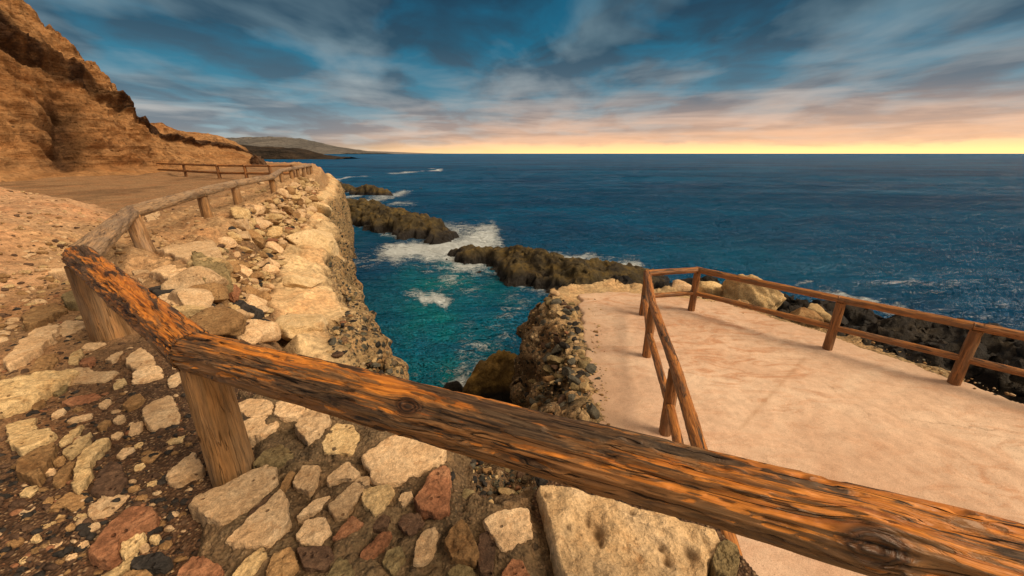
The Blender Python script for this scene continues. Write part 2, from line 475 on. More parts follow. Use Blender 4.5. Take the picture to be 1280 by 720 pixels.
def mat_far(name, c1, c2, c3, sc):
    M = Mat(name)
    pos = M.n('NewGeometry').outputs['Position']
    n1 = M.noise(M.mapping(pos, (1, 1, 4.0)), sc, 7, 0.65, 0.4)
    n2 = M.noise(pos, sc * 6, 5, 0.65)
    col = M.ramp(n1.outputs[0], [(0.3, c1), (0.5, c2), (0.7, c3)])
    v = M.ramp(n2.outputs[0], [(0.3, 0.75), (0.7, 1.2)])
    col = M.mix(1.0, col, M.n('CombineColor', {0: v, 1: v, 2: v}).outputs[0], 'MULTIPLY')
    return M.finish(col, 0.95, M.bump(M.math('ADD', n1.outputs[0], M.math('MULTIPLY', n2.outputs[0], 0.2)), 1.0 / sc, 0.8), 0.1)


def mat_sea():
    M = Mat('sea_water')
    pos = M.n('NewGeometry').outputs['Position']
    foam = M.attr('foam').outputs['Fac']
    shal = M.attr('shallow').outputs['Fac']
    wob = M.noise(pos, 0.35, 4, 0.6)
    big = M.noise(M.mapping(pos, (0.02, 0.05, 1)), 1.0, 5, 0.6)
    deep = M.ramp(big.outputs[0], [(0.38, (0.0, 0.066, 0.19)), (0.62, (0.0, 0.125, 0.31))])
    shc = M.math('MULTIPLY', shal, M.ramp(wob.outputs[0], [(0.32, 0.25), (0.68, 1.0)]))
    col = M.mix(shc, deep, (0.0, 0.26, 0.28))
    w = M.n('VectorMath', {0: pos, 1: M.n('VectorMath', {0: M.noise(pos, 0.6, 3, 0.6).outputs['Color'], 'Scale': 1.3}, operation='SCALE').outputs[0]}, operation='ADD').outputs[0]
    f1 = M.noise(M.mapping(w, (1.0, 1.9, 1)), 1.0, 9, 0.74, 0.5).outputs[0]
    f2 = M.noise(M.mapping(w, (2.2, 3.2, 1), (4, 2, 0)), 1.6, 6, 0.7, 0.3).outputs[0]
    fil = M.math('SUBTRACT', 1.0, M.math('MULTIPLY', M.math('ABSOLUTE', M.math('SUBTRACT', f2, 0.5)), 7.0), clamp=True)
    fil = M.math('MULTIPLY', fil, 0.26)
    fm = M.math('ADD', M.math('ADD', f1, fil), M.math('SUBTRACT', M.math('MULTIPLY', foam, 0.62), 0.93))
    fmask = M.ramp(fm, [(0.02, 0.0), (0.12, 0.5), (0.3, 0.96)])
    col = M.mix(fmask, col, (0.8, 0.9, 0.97))
    # ripples, finer near than far
    b1 = M.noise(M.mapping(pos, (0.45, 1.0, 1)), 1.1, 6, 0.6, 0.5).outputs[0]
    b2 = M.noise(M.mapping(pos, (0.05, 0.16, 1)), 1.0, 8, 0.66, 0.4).outputs[0]
    b3 = M.noise(M.mapping(pos, (0.006, 0.022, 1)), 1.0, 9, 0.7, 0.3).outputs[0]
    n = M.bump(b3, 22.0, 0.9)
    n = M.bump(b2, 4.5, 1.0, n)
    n = M.bump(M.math('ADD', b1, M.math('MULTIPLY', fmask, 0.25)), 0.34, 0.8, n)
    body = M.n('BsdfDiffuse', {'Color': col, 'Normal': n})
    gl = M.n('BsdfGlossy', {'Color': (1, 1, 1), 'Roughness': 0.13, 'Normal': n})
    fr = M.n('Fresnel', {'IOR': 1.33, 'Normal': n}).outputs[0]
    # unresolved chop keeps the far water from mirroring the low sky at full strength
    fr = M.math('MINIMUM', M.math('MULTIPLY', fr, 0.22), 0.12)
    fr = M.math('MULTIPLY', fr, M.math('SUBTRACT', 1.0, M.math('MULTIPLY', fmask, 0.9)))
    mx = M.n('MixShader', {0: fr, 1: body.outputs[0], 2: gl.outputs[0]})
    M.nt.links.new(mx.outputs[0], M.out.inputs[0])
    return M.m


LAND = mat_land()
PALE = mat_stone('pale_limestone', (0.63, 0.435, 0.255), (0.49, 0.31, 0.165), (0.7, 0.525, 0.335), 0.12, lo=0.66)
CREAM = mat_stone('cream_sandstone', (0.59, 0.42, 0.215), (0.43, 0.27, 0.12), (0.66, 0.5, 0.28), 0.3)
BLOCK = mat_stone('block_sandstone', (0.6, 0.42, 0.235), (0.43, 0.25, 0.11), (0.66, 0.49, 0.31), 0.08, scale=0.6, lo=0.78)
SLAB = mat_stone('smooth_sandstone', (0.61, 0.45, 0.255), (0.5, 0.34, 0.165), (0.67, 0.51, 0.31), 0.06, scale=0.35, lo=0.78)
OCHRE = mat_stone('ochre_stone', (0.34, 0.2, 0.09), (0.24, 0.13, 0.055), (0.42, 0.27, 0.13), 0.3)
RED = mat_stone('red_volcanic', (0.34, 0.155, 0.08), (0.24, 0.1, 0.052), (0.42, 0.22, 0.12), 0.6)
BROWN = mat_stone('brown_scoria', (0.12, 0.07, 0.045), (0.07, 0.045, 0.032), (0.19, 0.115, 0.07), 0.9)
OLIVE = mat_stone('olive_stone', (0.24, 0.18, 0.09), (0.16, 0.115, 0.055), (0.32, 0.25, 0.13), 0.2)
GREYP = mat_stone('grey_pebble', (0.12, 0.112, 0.09), (0.07, 0.068, 0.058), (0.19, 0.175, 0.135), 0.2)
BASALT = mat_stone('basalt', (0.04, 0.036, 0.034), (0.022, 0.02, 0.02), (0.075, 0.062, 0.054), 0.7)
WOOD_NEAR = mat_wood('weathered_pine', (0.18, 0.09, 0.034), (0.66, 0.24, 0.028), (0.03, 0.018, 0.011), (0.19, 0.12, 0.065), 0.27, 0.37)
WOOD_GREY = mat_wood('greyed_pine', (0.3, 0.2, 0.115), (0.5, 0.22, 0.05), (0.07, 0.045, 0.03), (0.33, 0.235, 0.15), 0.0, -0.3)
WOOD_POST = mat_wood('brown_post_pine', (0.27, 0.155, 0.068), (0.38, 0.17, 0.05), (0.05, 0.03, 0.018), (0.24, 0.16, 0.095), 0.15, -0.2, up=False, crack=0.35)
WOOD_RAIL = mat_wood('russet_rail_pine', (0.25, 0.115, 0.042), (0.5, 0.2, 0.04), (0.028, 0.018, 0.013), (0.19, 0.11, 0.06), 0.25, 0.15)
PAVE = mat_pavement()
SEAM = mat_sea()
CLIFF = mat_cliff()
REEF = mat_reef('kelp_reef', (0.018, 0.014, 0.008), (0.062, 0.046, 0.02), (0.125, 0.092, 0.034), (0.17, 0.11, 0.024))
CLIFF_DARK = mat_stone('dark_cliff_rock', (0.09, 0.05, 0.028), (0.04, 0.024, 0.015), (0.2, 0.11, 0.055), 0.3, scale=0.08)
LAVA = mat_reef('black_lava', (0.008, 0.007, 0.007), (0.018, 0.014, 0.012), (0.045, 0.032, 0.022), (0.05, 0.036, 0.02))

# ------------------------------------------------------------------ land heights
fence_px = [(190, 325), (262, 281), (300, 262), (344, 247), (354, 232), (366, 227.5), (374, 225), (381, 222.5), (386, 220.5), (390, 218.8)]
FP = [at(*p)[:2] for p in fence_px]                 # fence posts after the corner
P_CORNER = at(140, 420)[:2]
P_A = at(290, 596)[:2]

_edge = []
for i, p in enumerate(FP):
    q = FP[min(i + 1, len(FP) - 1)]; r = FP[max(i - 1, 0)]
    dx, dy = q[0] - r[0], q[1] - r[1]
    L = math.hypot(dx, dy)
    _edge.append((p[0] + dy / L * 0.5, p[1] - dx / L * 0.5))
T_POLY = [(-60, -8), (1.3, -8), (1.06, 0.3), (0.93, 1.0)]
T_POLY += [tuple(at(*p)[:2]) for p in [(893, 652), (760, 612), (676, 594), (664, 630), (620, 630), (566, 612), (558, 566), (475, 540)]]
T_POLY += [(-1.9, 2.45), (-3.0, 3.5)] + _edge + [(-17, 36), (-22, 46), (-28, 56), (-34, 64), (-60, 80)]
P_POLY = [(0.98, 1.0), (0.9, 2.2), (0.87, 3.4), (0.8, 4.3), (0.86, 5.4), (1.0, 6.6), (0.95, 8.0), (1.0, 9.3), (1.6, 9.9), (2.6, 9.9),
          (3.4, 9.5), (5.2, 8.9), (6.3, 7.2), (7.35, 4.8), (8.6, 2.6), (10, 0), (10, -8), (1.25, -8), (1.06, 0.3)]
MOUND = [tuple(at(px, py, 0.3)[:2]) for px, py in [(-260, 420), (0, 338), (90, 318), (150, 300), (172, 275), (160, 258), (110, 246), (0, 229), (-200, 222)]]


def heights(X, Y):
    X = np.asarray(X, float); Y = np.asarray(Y, float)
    wx = X + 0.22 * fbm(X * 1.1, Y * 1.1, 0, 3, 5); wy = Y + 0.22 * fbm(X * 1.1, Y * 1.1, 7.3, 3, 6)
    dT0 = sdist(T_POLY, X, Y)
    dT = sdist(T_POLY, wx, wy)
    dT = np.where(dT0 < 0.4, dT0 + (dT - dT0) * sstep(-0.1, 0.5, dT0), dT)
    dP0 = sdist(P_POLY, X, Y)
    dP = np.where(dP0 > 0, sdist(P_POLY, wx, wy), dP0)
    dM = sdist(MOUND, wx, wy)
    # terrace top
    top = 0.025 * fbm(X * 1.3, Y * 1.3, 2.0, 4, 21) + 0.012 * fbm(X * 9, Y * 9, 1.0, 3, 22)
    far = sstep(12, 40, Y)
    top = top + far * (0.25 * fbm(X * 0.25, Y * 0.25, 0, 4, 23))
    mound = 0.42 * sstep(0.15, -1.3, dM) * (1 + 0.35 * fbm(X * 0.6, Y * 0.6, 4, 4, 24)) + 0.05 * sstep(0.1, -0.2, dM)
    top = top + mound + sstep(0.3, -0.4, dM) * 0.05 * fbm(X * 2.2, Y * 2.2, 4, 5, 29)
    # ledge of bedrock just inside the fence line
    led = sstep(-3.2, -0.3, dT0 + 0.5 * fbm(X * 0.8, Y * 0.8, 6, 3, 26)) * sstep(4.0, 5.2, Y)
    top = top + led * (0.08 + 0.16 * fbm(X * 1.6, Y * 1.6, 1, 5, 25) + 0.10 * (ridged(X * 0.9, Y * 1.5, 2, 4, 27) - 1))
    # left sea cliff
    wf = sstep(-1.75, -0.7, X) * sstep(7.0, 5.0, Y)
    Ls = (0.62 + 0.38 * sstep(3.4, 6.6, Y)) * (1 - 0.42 * sstep(8, 17, Y)) * (1 + 0.22 * fbm(X * 0.35, Y * 0.35, 3, 3, 15))
    dl = np.maximum(dT, 0) / Ls
    left = np.interp(dl, [0, .12, .45, .75, 1.1, 1.8, 2.1, 2.45, 2.9, 3.4, 6, 12], [0, -.12, -.55, -.78, -.86, -1.06, -1.32, -2.3, -5.3, -7, -7.6, -8])
    front = np.interp(np.maximum(dT, 0), [0, .05, .2, 1.0, 2.3, 4.0, 5.0, 7], [0, -.25, -1.05, -1.7, -2.3, -3.2, -4.6, -7.2])
    hT = np.where(dT > 0, left * (1 - wf) + front * wf, 0)
    rub = sstep(0.05, 0.3, dl) * sstep(1.05, 0.7, dl) * (1 - wf)
    slab = sstep(0.7, 1.0, dl) * sstep(2.25, 1.9, dl) * (1 - wf)
    cong = np.maximum(sstep(1.75, 2.15, dl + 0.45 * sstep(6.5, 4.0, Y)) * (1 - wf), wf * sstep(0.1, 0.4, dT))
    f1, f2, cid = worley(X * 3.6, Y * 3.6, hT * 3.6, 3)
    f1b, f2b, cidb = worley(X * 8.5, Y * 8.5, hT * 8.5, 4)
    s1, s2, cs = worley(X * 0.5 + 0.25 * fbm(X, Y, 0, 3, 8), Y * 0.42 + 0.2 * fbm(X, Y, 5, 3, 8), 0.0, 9)
    hT = hT + rub * (0.16 * (0.5 - f1) + 0.05 * (0.5 - f1b) + 0.05 * (cid - 0.5))
    hT = hT + slab * (0.6 * (cs - 0.5) * sstep(0.0, 0.35, s2 - s1) - 0.14 * np.exp(-((s2 - s1) / 0.035) ** 2) + 0.10 * fbm(X * 0.9, Y * 0.9, 0, 3, 10) + 0.12 * (ridged(X * 0.9, Y * 0.6, 1, 3, 13) - 1))
    hT = hT + cong * (0.09 * (0.5 - f1) + 0.05 * (0.5 - f1b) + 0.22 * fbm(X * 1.3, Y * 1.3, hT, 4, 11))
    hT = np.where(dT > 0, np.minimum(hT, 0.12), 0) + top * sstep(0.25, -0.1, dT)
    # platform and its rough rim
    prof = np.interp(np.maximum(dP, 0), [0, .2, .42, .56, .7, .85, 1.05, 4], [-1.86, -1.98, -2.35, -2.9, -3.9, -5.0, -6.6, -8])
    prof = prof + np.where(dP > 0, 1, 0) * (0.12 * (0.5 - f1) + 0.06 * (0.5 - f1b) + 0.2 * fbm(X * 1.6, Y * 1.6, 3, 4, 12)) * sstep(0, .3, dP)
    rim = sstep(-0.75, -0.1, dP0)
    prof = prof + np.where(dP0 < 0, rim, 0) * (0.08 + 0.07 * (0.5 - f1) + 0.05 * fbm(X * 3, Y * 3, 1, 4, 14)) * sstep(1.9, 1.6, X - 0.1 * Y) * sstep(3.0, 3.6, Y)
    # black lava shore beyond the platform
    W = np.interp(X, [2, 5, 8, 14, 25], [.55, .85, 1.15, 1.7, 2.2])
    dl2 = np.maximum(dP, 0) / W
    lav = np.interp(dl2, [0, .3, 1.0, 2.2, 3.2, 4.0, 4.8, 7], [-2.05, -2.45, -2.6, -2.42, -2.65, -4.0, -6.0, -8])
    lav = lav + 0.3 * sstep(9, 13, X) * sstep(0.1, 1.0, dl2) + 0.55 * np.exp(-((X - 7.9) / 1.1) ** 2 - ((Y - 12.4) / 1.0) ** 2)
    lav = lav + sstep(0.1, 1.2, dl2) * (0.3 * (ridged(X * 0.4, Y * 0.4, 2, 5, 40) - 1.0) + 0.25 * fbm(X * 1.6, Y * 1.6, 0, 4, 41))
    wl = sstep(1.8, 3.2, X) * np.where(dP > 0, 1, 0)
    hP = prof * (1 - wl) + lav * wl
    h = np.maximum(hT, hP)
    info = dict(dT=dT, dP=dP, dM=dM, dT0=dT0, dP0=dP0, rub=rub, slab=slab, cong=cong, wl=wl * (hP > hT), crev=slab * np.exp(-((s2 - s1) / 0.03) ** 2), onP=(hP >= hT), led=led, wf=wf, top=top, dl=dl)
    return h, info


GRID = {}


def ground_at(X, Y):
    """land height read back from the built grid"""
    X = np.asarray(X, float); Y = np.asarray(Y, float)
    a, r, H = GRID['az'], GRID['lr'], GRID['h']
    u = np.clip((np.log(np.hypot(X, Y) + 1e-9) - r[0]) / (r[-1] - r[0]) * (len(r) - 1), 0, len(r) - 1.001)
    v = np.clip((np.arctan2(X, Y) - a[0]) / (a[-1] - a[0]) * (len(a) - 1), 0, len(a) - 1.001)
    i = u.astype(int); j = v.astype(int); fu = u - i; fv = v - j
    return (H[i, j] * (1 - fu) + H[i + 1, j] * fu) * (1 - fv) + (H[i, j + 1] * (1 - fu) + H[i + 1, j + 1] * fu) * fv


def hit(px, py, far=70.0):
    """first land surface that a viewing line meets: a world point"""
    d = ray(px, py)
    t = np.exp(np.linspace(math.log(0.6), math.log(far), 900))
    h = ground_at(d[0] * t, d[1] * t)
    z = EYE + d[2] * t
    k = np.where(z < h)[0]
    if len(k) == 0: return None
    i = k[0]
    return np.array([d[0] * t[i], d[1] * t[i], h[i]])


def build_land():
    na, nr = 1050, 780
    az = np.radians(np.linspace(-78, 80, na))
    r = np.exp(np.linspace(math.log(0.45), math.log(85.0), nr))
    R, A = np.meshgrid(r, az, indexing='ij')
    X = R * np.sin(A); Y = R * np.cos(A)
    h, I = heights(X, Y)
    GRID.update(az=az, lr=np.log(r), h=h)
    n_lo = fbm(X * 0.7, Y * 0.7, 3, 4, 50); n_mid = fbm(X * 3.1, Y * 3.1, 1, 4, 51)

    def blend(c, col, w):
        w = np.clip(w, 0, 1)[..., None]
        return c * (1 - w) + np.array(col) * w
    C = np.zeros(X.shape + (3,)); K = np.zeros(X.shape + (3,))
    C[:] = (0.105, 0.062, 0.038); K[:] = (0.9, 0, 0.5)          # dark gravelly soil
    # lighter trodden path on the left and beyond
    wp = sstep(-2.4, -3.6, X + 0.35 * n_lo + 0.25 * (Y - 2.5)) * sstep(1.0, 1.8, Y)
    wp = np.maximum(wp, sstep(7, 10, Y))
    C = blend(C, (0.33, 0.2, 0.105), wp); C = blend(C, (0.22, 0.13, 0.068), wp * sstep(0.05, 0.55, fbm(X * 0.5, Y * 0.22, 0, 5, 52))); K = blend(K, (0.6, 0, 0.3), wp)
    wm = sstep(0.2, -0.25, I['dM'] + 0.25 * n_mid)
    C = blend(C, (0.5, 0.31, 0.18), wm); K = blend(K, (0.05, 0, 0.55), wm)
    wl = np.clip(I['led'] * (1.1 + 0.9 * n_mid), 0, 1)
    C = blend(C, (0.48, 0.31, 0.165), wl); K = blend(K, (0.2, 0, 0.7), wl)
    C = blend(C, (0.25, 0.15, 0.078), I['rub']); C = blend(C, (0.44, 0.285, 0.15), I['rub'] * sstep(8, 14, Y)); K = blend(K, (0.5, 0.25, 0.9), I['rub'])  # shade of the gaps between rubble stones put into the ground colour
    C = blend(C, (0.6, 0.44, 0.25), I['slab']); K = blend(K, (0.0, 0.0, 0.14), I['slab'])
    C = blend(C, (0.2, 0.115, 0.045), I['crev'] * 0.8)
    C = blend(C, (0.36, 0.25, 0.125), I['cong']); K = blend(K, (0.4, 1.0, 0.9), I['cong'])
    wfr = I['wf'] * sstep(0.0, 0.12, I['dT'])
    C = blend(C, (0.16, 0.105, 0.06), wfr); K = blend(K, (0.8, 1.0, 0.9), wfr)
    # platform rim and the rubble face under it
    onp = I['onP'] * 1.0
    C = blend(C, (0.4, 0.28, 0.15), onp * sstep(0.3, -0.1, I['dP'])); K = blend(K, (0.2, 0.55, 0.9), onp)
    face = onp * sstep(0.0, 0.3, I['dP'])
    C = blend(C, (0.2, 0.14, 0.08), face); K = blend(K, (0.4, 1.0, 1.0), face)
    nose = onp * sstep(8.2, 8.8, Y) * sstep(0.45, 0.15, I['dP'])
    C = blend(C, (0.5, 0.36, 0.2), nose); K = blend(K, (0.1, 0.0, 0.7), nose)
    # wet darkening growth close to the water line
    wet = sstep(SEA + 1.5, SEA + 0.4, h + 0.5 * n_lo)
    C = blend(C, (0.03, 0.024, 0.014), wet * 0.85)
    # roughen in 3D along the surface normal so that steep faces bulge and overhang
    G3 = np.stack([X, Y, h], -1)
    du = np.gradient(G3, axis=0); dv = np.gradient(G3, axis=1)
    nn = np.cross(dv, du); nn /= np.linalg.norm(nn, axis=-1, keepdims=True) + 1e-9
    nn *= np.sign(nn[..., 2:3] + 1e-9)
    mask = np.clip(np.maximum(np.maximum(I['cong'], face), 0.35 * I['rub'] + 0.1 * I['slab']), 0, 1)
    mask = mask * sstep(-0.5, -0.05, I['dP0'] + 9.0 * (1 - onp)) * (1 - 0.9 * onp * sstep(0.0, -0.2, I['dP0']))
    sel = (mask > 0.02) & (h > SEA - 1.3)
    xs, ys, zs = X[sel], Y[sel], h[sel]
    w1, w2, wc = worley(xs * 3.2, ys * 3.2, zs * 3.2, 91)
    w1b, _, _ = worley(xs * 8, ys * 8, zs * 8, 92)
    dd = 0.38 * fbm(xs * 0.9, ys * 1.1, zs * 1.1, 4, 93) + 0.13 * (0.5 - w1) + 0.06 * (0.45 - w1b) + 0.05 * (wc - 0.5)
    D3 = np.zeros(X.shape); D3[sel] = dd * mask[sel]
    sl = (I['wl'] > 0.3) & (h > SEA - 1.0)
    D3[sl] += 0.16 * fbm(X[sl] * 0.9, Y[sl] * 0.9, h[sl] * 0.9, 5, 94) + 0.12 * (ridged(X[sl] * 2.2, Y[sl] * 2.2, h[sl] * 2.2, 4, 95) - 1)
    G3 = G3 + nn * D3[..., None]
    V = G3.reshape(-1, 3)
    attrs = {'Col': C.reshape(-1, 3), 'msk': K.reshape(-1, 3)}
    F = grid_faces(nr, na)[:, ::-1]
    zf = V[F, 2].max(1)
    dTf = I['dT0'].ravel()[F].mean(1); wlf = I['wl'].ravel()[F].mean(1); dPf = I['dP0'].ravel()[F].max(1)
    yf = V[F, 1].mean(1); onPf = I['onP'].ravel()[F].min(1)
    keep = zf > SEA - 1.2
    keep &= ~((dPf < -1.1) & onPf)                               # hidden under the pavement
    is_ground = dTf < 0.03
    is_lava = (wlf > 0.5) & ~is_ground
    rest = keep & ~is_ground & ~is_lava
    for nm, sel, mt in (('ground', keep & is_ground, LAND), ('sea_cliff', rest, LAND), ('rocky_shore', keep & is_lava, LAVA)):
        v, f, a = compact(V, F[sel], attrs)
        tag(mesh_obj(nm, v, f, mt, attrs=a), kind='structure')


build_land()

# ------------------------------------------------------------------ platform pavement
def build_pavement():
    poly = [(1.32, 1.2), (1.22, 2.4), (1.1, 3.9), (1.12, 4.4), (1.2, 5.6), (1.4, 6.8), (1.55, 8.0), (1.68, 8.95), (2.6, 9.15), (3.3, 9.0), (4.9, 8.45), (5.95, 7.1),
            (6.45, 6.0), (7.05, 4.75), (8.3, 2.6), (9.6, 0.0), (9.6, -7), (1.4, -7)]
    n = 300
    xs = np.linspace(0.9, 9.8, n); ys = np.linspace(-7.1, 9.4, 500)
    X, Y = np.meshgrid(xs, ys, indexing='ij')
    d = sdist(poly, X + 0.10 * fbm(X * 2.5, Y * 2.5, 0, 4, 60), Y + 0.10 * fbm(X * 2.5, Y * 2.5, 5, 4, 61))
    Z = PLAT + 0.018 * fbm(X * 0.9, Y * 0.9, 0, 4, 62) + 0.006 * fbm(X * 6, Y * 6, 0, 3, 63)
    Z = Z - 0.16 * sstep(-0.02, 0.07, d)
    V = np.stack([X, Y, Z], -1).reshape(-1, 3)
    F = grid_faces(n, len(ys))
    keep = d.ravel()[F].min(1) < 0.06
    p0 = at(1005, 448, PLAT); p1 = at(935, 525, PLAT)
    def ln(a, b, w):
        dx, dy = b[0] - a[0], b[1] - a[1]; L = math.hypot(dx, dy)
        t = ((X - a[0]) * dx + (Y - a[1]) * dy) / L
        dd = np.abs((X - a[0]) * dy - (Y - a[1]) * dx) / L + 0.03 * np.abs(fbm(X * 3, Y * 3, 1, 3, 64))
        return np.exp(-(dd / w) ** 2) * (t > -0.1) * (t < L + 0.3)
    joint = np.maximum(ln(p0, p1, 0.035), 0.6 * ln(at(1020, 470, PLAT), at(1090, 505, PLAT), 0.03))
    attrs = {'joint': joint.ravel(), 'edge': sstep(-0.45, 0.0, d).ravel()}
    v, f, a = compact(V, F[keep], attrs)
    tag(mesh_obj('pavement', v, f, PAVE, attrs=a), kind='structure')


build_pavement()

# ------------------------------------------------------------------ sea
REEFS = []


def gauss_px(X, Y, cx, cy, ex, ey, rot=0.0):
    """an elliptic bump on the water whose centre and half sizes are given where the photo shows them"""
    c = at(cx, cy, SEA); a = at(cx + ex, cy, SEA); b = at(cx, cy - ey, SEA)
    rx = abs(a[0] - c[0]); ry = abs(b[1] - c[1])
    dx, dy = X - c[0], Y - c[1]
    cr, sr = math.cos(rot), math.sin(rot)
    u = (dx * cr + dy * sr) / rx; v = (-dx * sr + dy * cr) / ry
    return np.exp(-(u * u + v * v))


def reef_field(spine, X, Y):
    """distance in half-widths from a spine of (x, y, halfwidth, height)"""
    best = np.full(X.shape, 9.0); hh = np.zeros(X.shape); dist = np.full(X.shape, 1e9)
    for i in range(len(spine) - 1):
        ax, ay, aw, ah = spine[i]; bx, by, bw, bh = spine[i + 1]
        dx, dy = bx - ax, by - ay
        t = np.clip(((X - ax) * dx + (Y - ay) * dy) / (dx * dx + dy * dy), 0, 1)
        d = np.hypot(X - ax - t * dx, Y - ay - t * dy)
        w = aw + t * (bw - aw)
        q = d / w
        hh = np.where(q < best, ah + t * (bh - ah), hh)
        dist = np.minimum(dist, d - w)
        best = np.minimum(best, q)
    return best, hh, dist


def build_sea():
    na, nr = 900, 760
    az = np.radians(np.linspace(-80, 80, na))
    r = np.exp(np.linspace(math.log(3.0), math.log(70000.0), nr))
    R, A = np.meshgrid(r, az, indexing='ij')
    X = R * np.sin(A); Y = R * np.cos(A)
    cove = sstep(18, 34, R) * 0.65 + 0.35
    fade = sstep(420, 60, R)
    Z = 0.16 * fbm(X * 0.10, Y * 0.22, 0, 3, 70) + 0.10 * fbm(X * 0.35, Y * 0.8, 0, 4, 71) * sstep(130, 30, R) + 0.05 * fbm(X * 1.2, Y * 2.2, 0, 3, 72) * sstep(45, 12, R)
    Z = Z * fade * cove * 2.0
    wX = X + 0.10 * R * fbm(X * 6 / R, Y * 3 / R * 2, R * 0.03, 5, 78); wY = Y + 0.16 * R * fbm(X * 6 / R + 9, Y * 6 / R, R * 0.03, 5, 79)
    wX = X + (wX - X) * (R < 200); wY = Y + (wY - Y) * (R < 200)
    g = lambda *a: gauss_px(wX, wY, *a)
    foam = 1.08 * g(528, 320, 82, 18) + 0.6 * g(470, 322, 34, 10) + 0.85 * g(588, 300, 32, 17) + 0.5 * g(560, 280, 45, 10)
    foam = foam + 1.1 * g(519, 382, 34, 8)
    foam += 0.8 * g(415, 228, 18, 5) + 0.85 * g(425, 243, 18, 5) + 0.7 * g(500, 243, 40, 4) + 0.6 * g(500, 257, 40, 4) + 0.6 * g(455, 249, 30, 4)
    foam += 0.9 * g(725, 322, 60, 9) + 0.85 * g(775, 336, 34, 9)
    foam += 0.8 * g(1110, 392, 60, 8) + 0.8 * g(1185, 403, 40, 6) + 0.6 * g(1040, 372, 30, 6)
    foam += 0.24 * g(585, 455, 45, 45) + 0.3 * g(620, 410, 50, 40) + 0.32 * g(530, 470, 40, 25) + 0.34 * g(560, 360, 50, 14) + 0.35 * g(660, 375, 40, 16)
    foam += 0.75 * g(577, 480, 14, 14)
    foam += 0.7 * g(500, 216, 30, 1.2) + 0.95 * g(533, 212, 6, 2.0) + 0.4 * g(345, 212, 30, 2)
    foam += 0.62 * g(1150, 345, 120, 18) * 0.4 + 0.25 * g(830, 265, 120, 10)
    sh = 0.45 * g(525, 415, 44, 20) + 0.5 * g(548, 462, 40, 30) + 0.35 * g(500, 370, 60, 30) + 0.35 * g(600, 350, 60, 20) + 0.3 * g(470, 290, 40, 15)
    sh += 0.45 * g(560, 400, 120, 90) + 0.12 * g(900, 330, 150, 30)
    for sp in REEFS:
        q, hh, dist = reef_field(sp, X, Y)
        nn = fbm(X * 0.7, Y * 0.7, 0, 3, 75)
        foam = np.maximum(foam, (0.55 + 0.35 * nn) * np.exp(-np.maximum(dist + 0.2, 0) / 1.0) * (R < 120))
    V = np.stack([X, Y, SEA + Z], -1).reshape(-1, 3)
    F = grid_faces(nr, na)[:, ::-1]
    tag(mesh_obj('sea', V, F, SEAM, attrs={'foam': np.clip(foam, 0, 1.2).ravel(), 'shallow': np.clip(sh, 0, 1).ravel()}), kind='structure')


def reef_rock(spine, name, label, mat, seed, res=0.12, rough=1.0, extra=None):
    S = np.array(spine)
    m = S[:, 2].max() * 1.6
    x0, x1 = S[:, 0].min() - m, S[:, 0].max() + m
    y0, y1 = S[:, 1].min() - m, S[:, 1].max() + m
    nx = int((x1 - x0) / res) + 2; ny = int((y1 - y0) / res) + 2
    X, Y = np.meshgrid(np.linspace(x0, x1, nx), np.linspace(y0, y1, ny), indexing='ij')
    wa = 0.42 * m * min(rough, 1.0)
    wx = X + wa * fbm(X * 0.4, Y * 0.4, 0, 5, seed); wy = Y + wa * fbm(X * 0.4, Y * 0.4, 9, 5, seed + 1)
    q, hh, _ = reef_field(spine, wx, wy)
    body = np.interp(q, [0, .3, .6, .85, 1.05, 1.4, 9], [1, .9, .62, .3, -.05, -.9, -2.5])
    Z = SEA + hh * body
    amp = rough * np.clip(hh, .2, 1.5)
    Z = Z + amp * (0.22 * (ridged(X * 0.35, Y * 0.6, 1, 5, seed + 2, 0.42) - 1.0) + 0.14 * fbm(X * 1.7, Y * 1.7, 0, 4, seed + 3) + 0.07 * fbm(X * 7, Y * 7, 0, 3, seed + 4)) * sstep(1.4, 0.8, q)
    G3 = np.stack([X, Y, Z], -1)
    nn = np.cross(np.gradient(G3, axis=0), np.gradient(G3, axis=1)); nn /= np.linalg.norm(nn, axis=-1, keepdims=True) + 1e-9
    w1, w2, wc = worley(X * 1.3, Y * 1.3, Z * 1.3, seed + 8)
    dsp = amp * (0.26 * fbm(X * 0.9, Y * 0.9, Z * 0.9, 5, seed + 6) + 0.12 * (0.5 - w1) + 0.035 * (ridged(X * 3, Y * 3, Z * 3, 3, seed + 7) - 1))
    V = (G3 + nn * dsp[..., None]).reshape(-1, 3)
    F = grid_faces(nx, ny)
    keep = V[F, 2].max(1) > SEA - 0.8
    v, f, _ = compact(V, F[keep], {})
    c = np.array([v[:, 0].mean(), v[:, 1].mean(), SEA])
    REEFS.append(spine)
    o = mesh_obj(name, v - c, f, mat, loc=c)
    return tag(o, label, 'rock')


def sp(pts):
    out = []
    for px, py, w, h in pts:
        p = at(px, py, SEA)
        out.append((p[0], p[1], w, h))
    return out


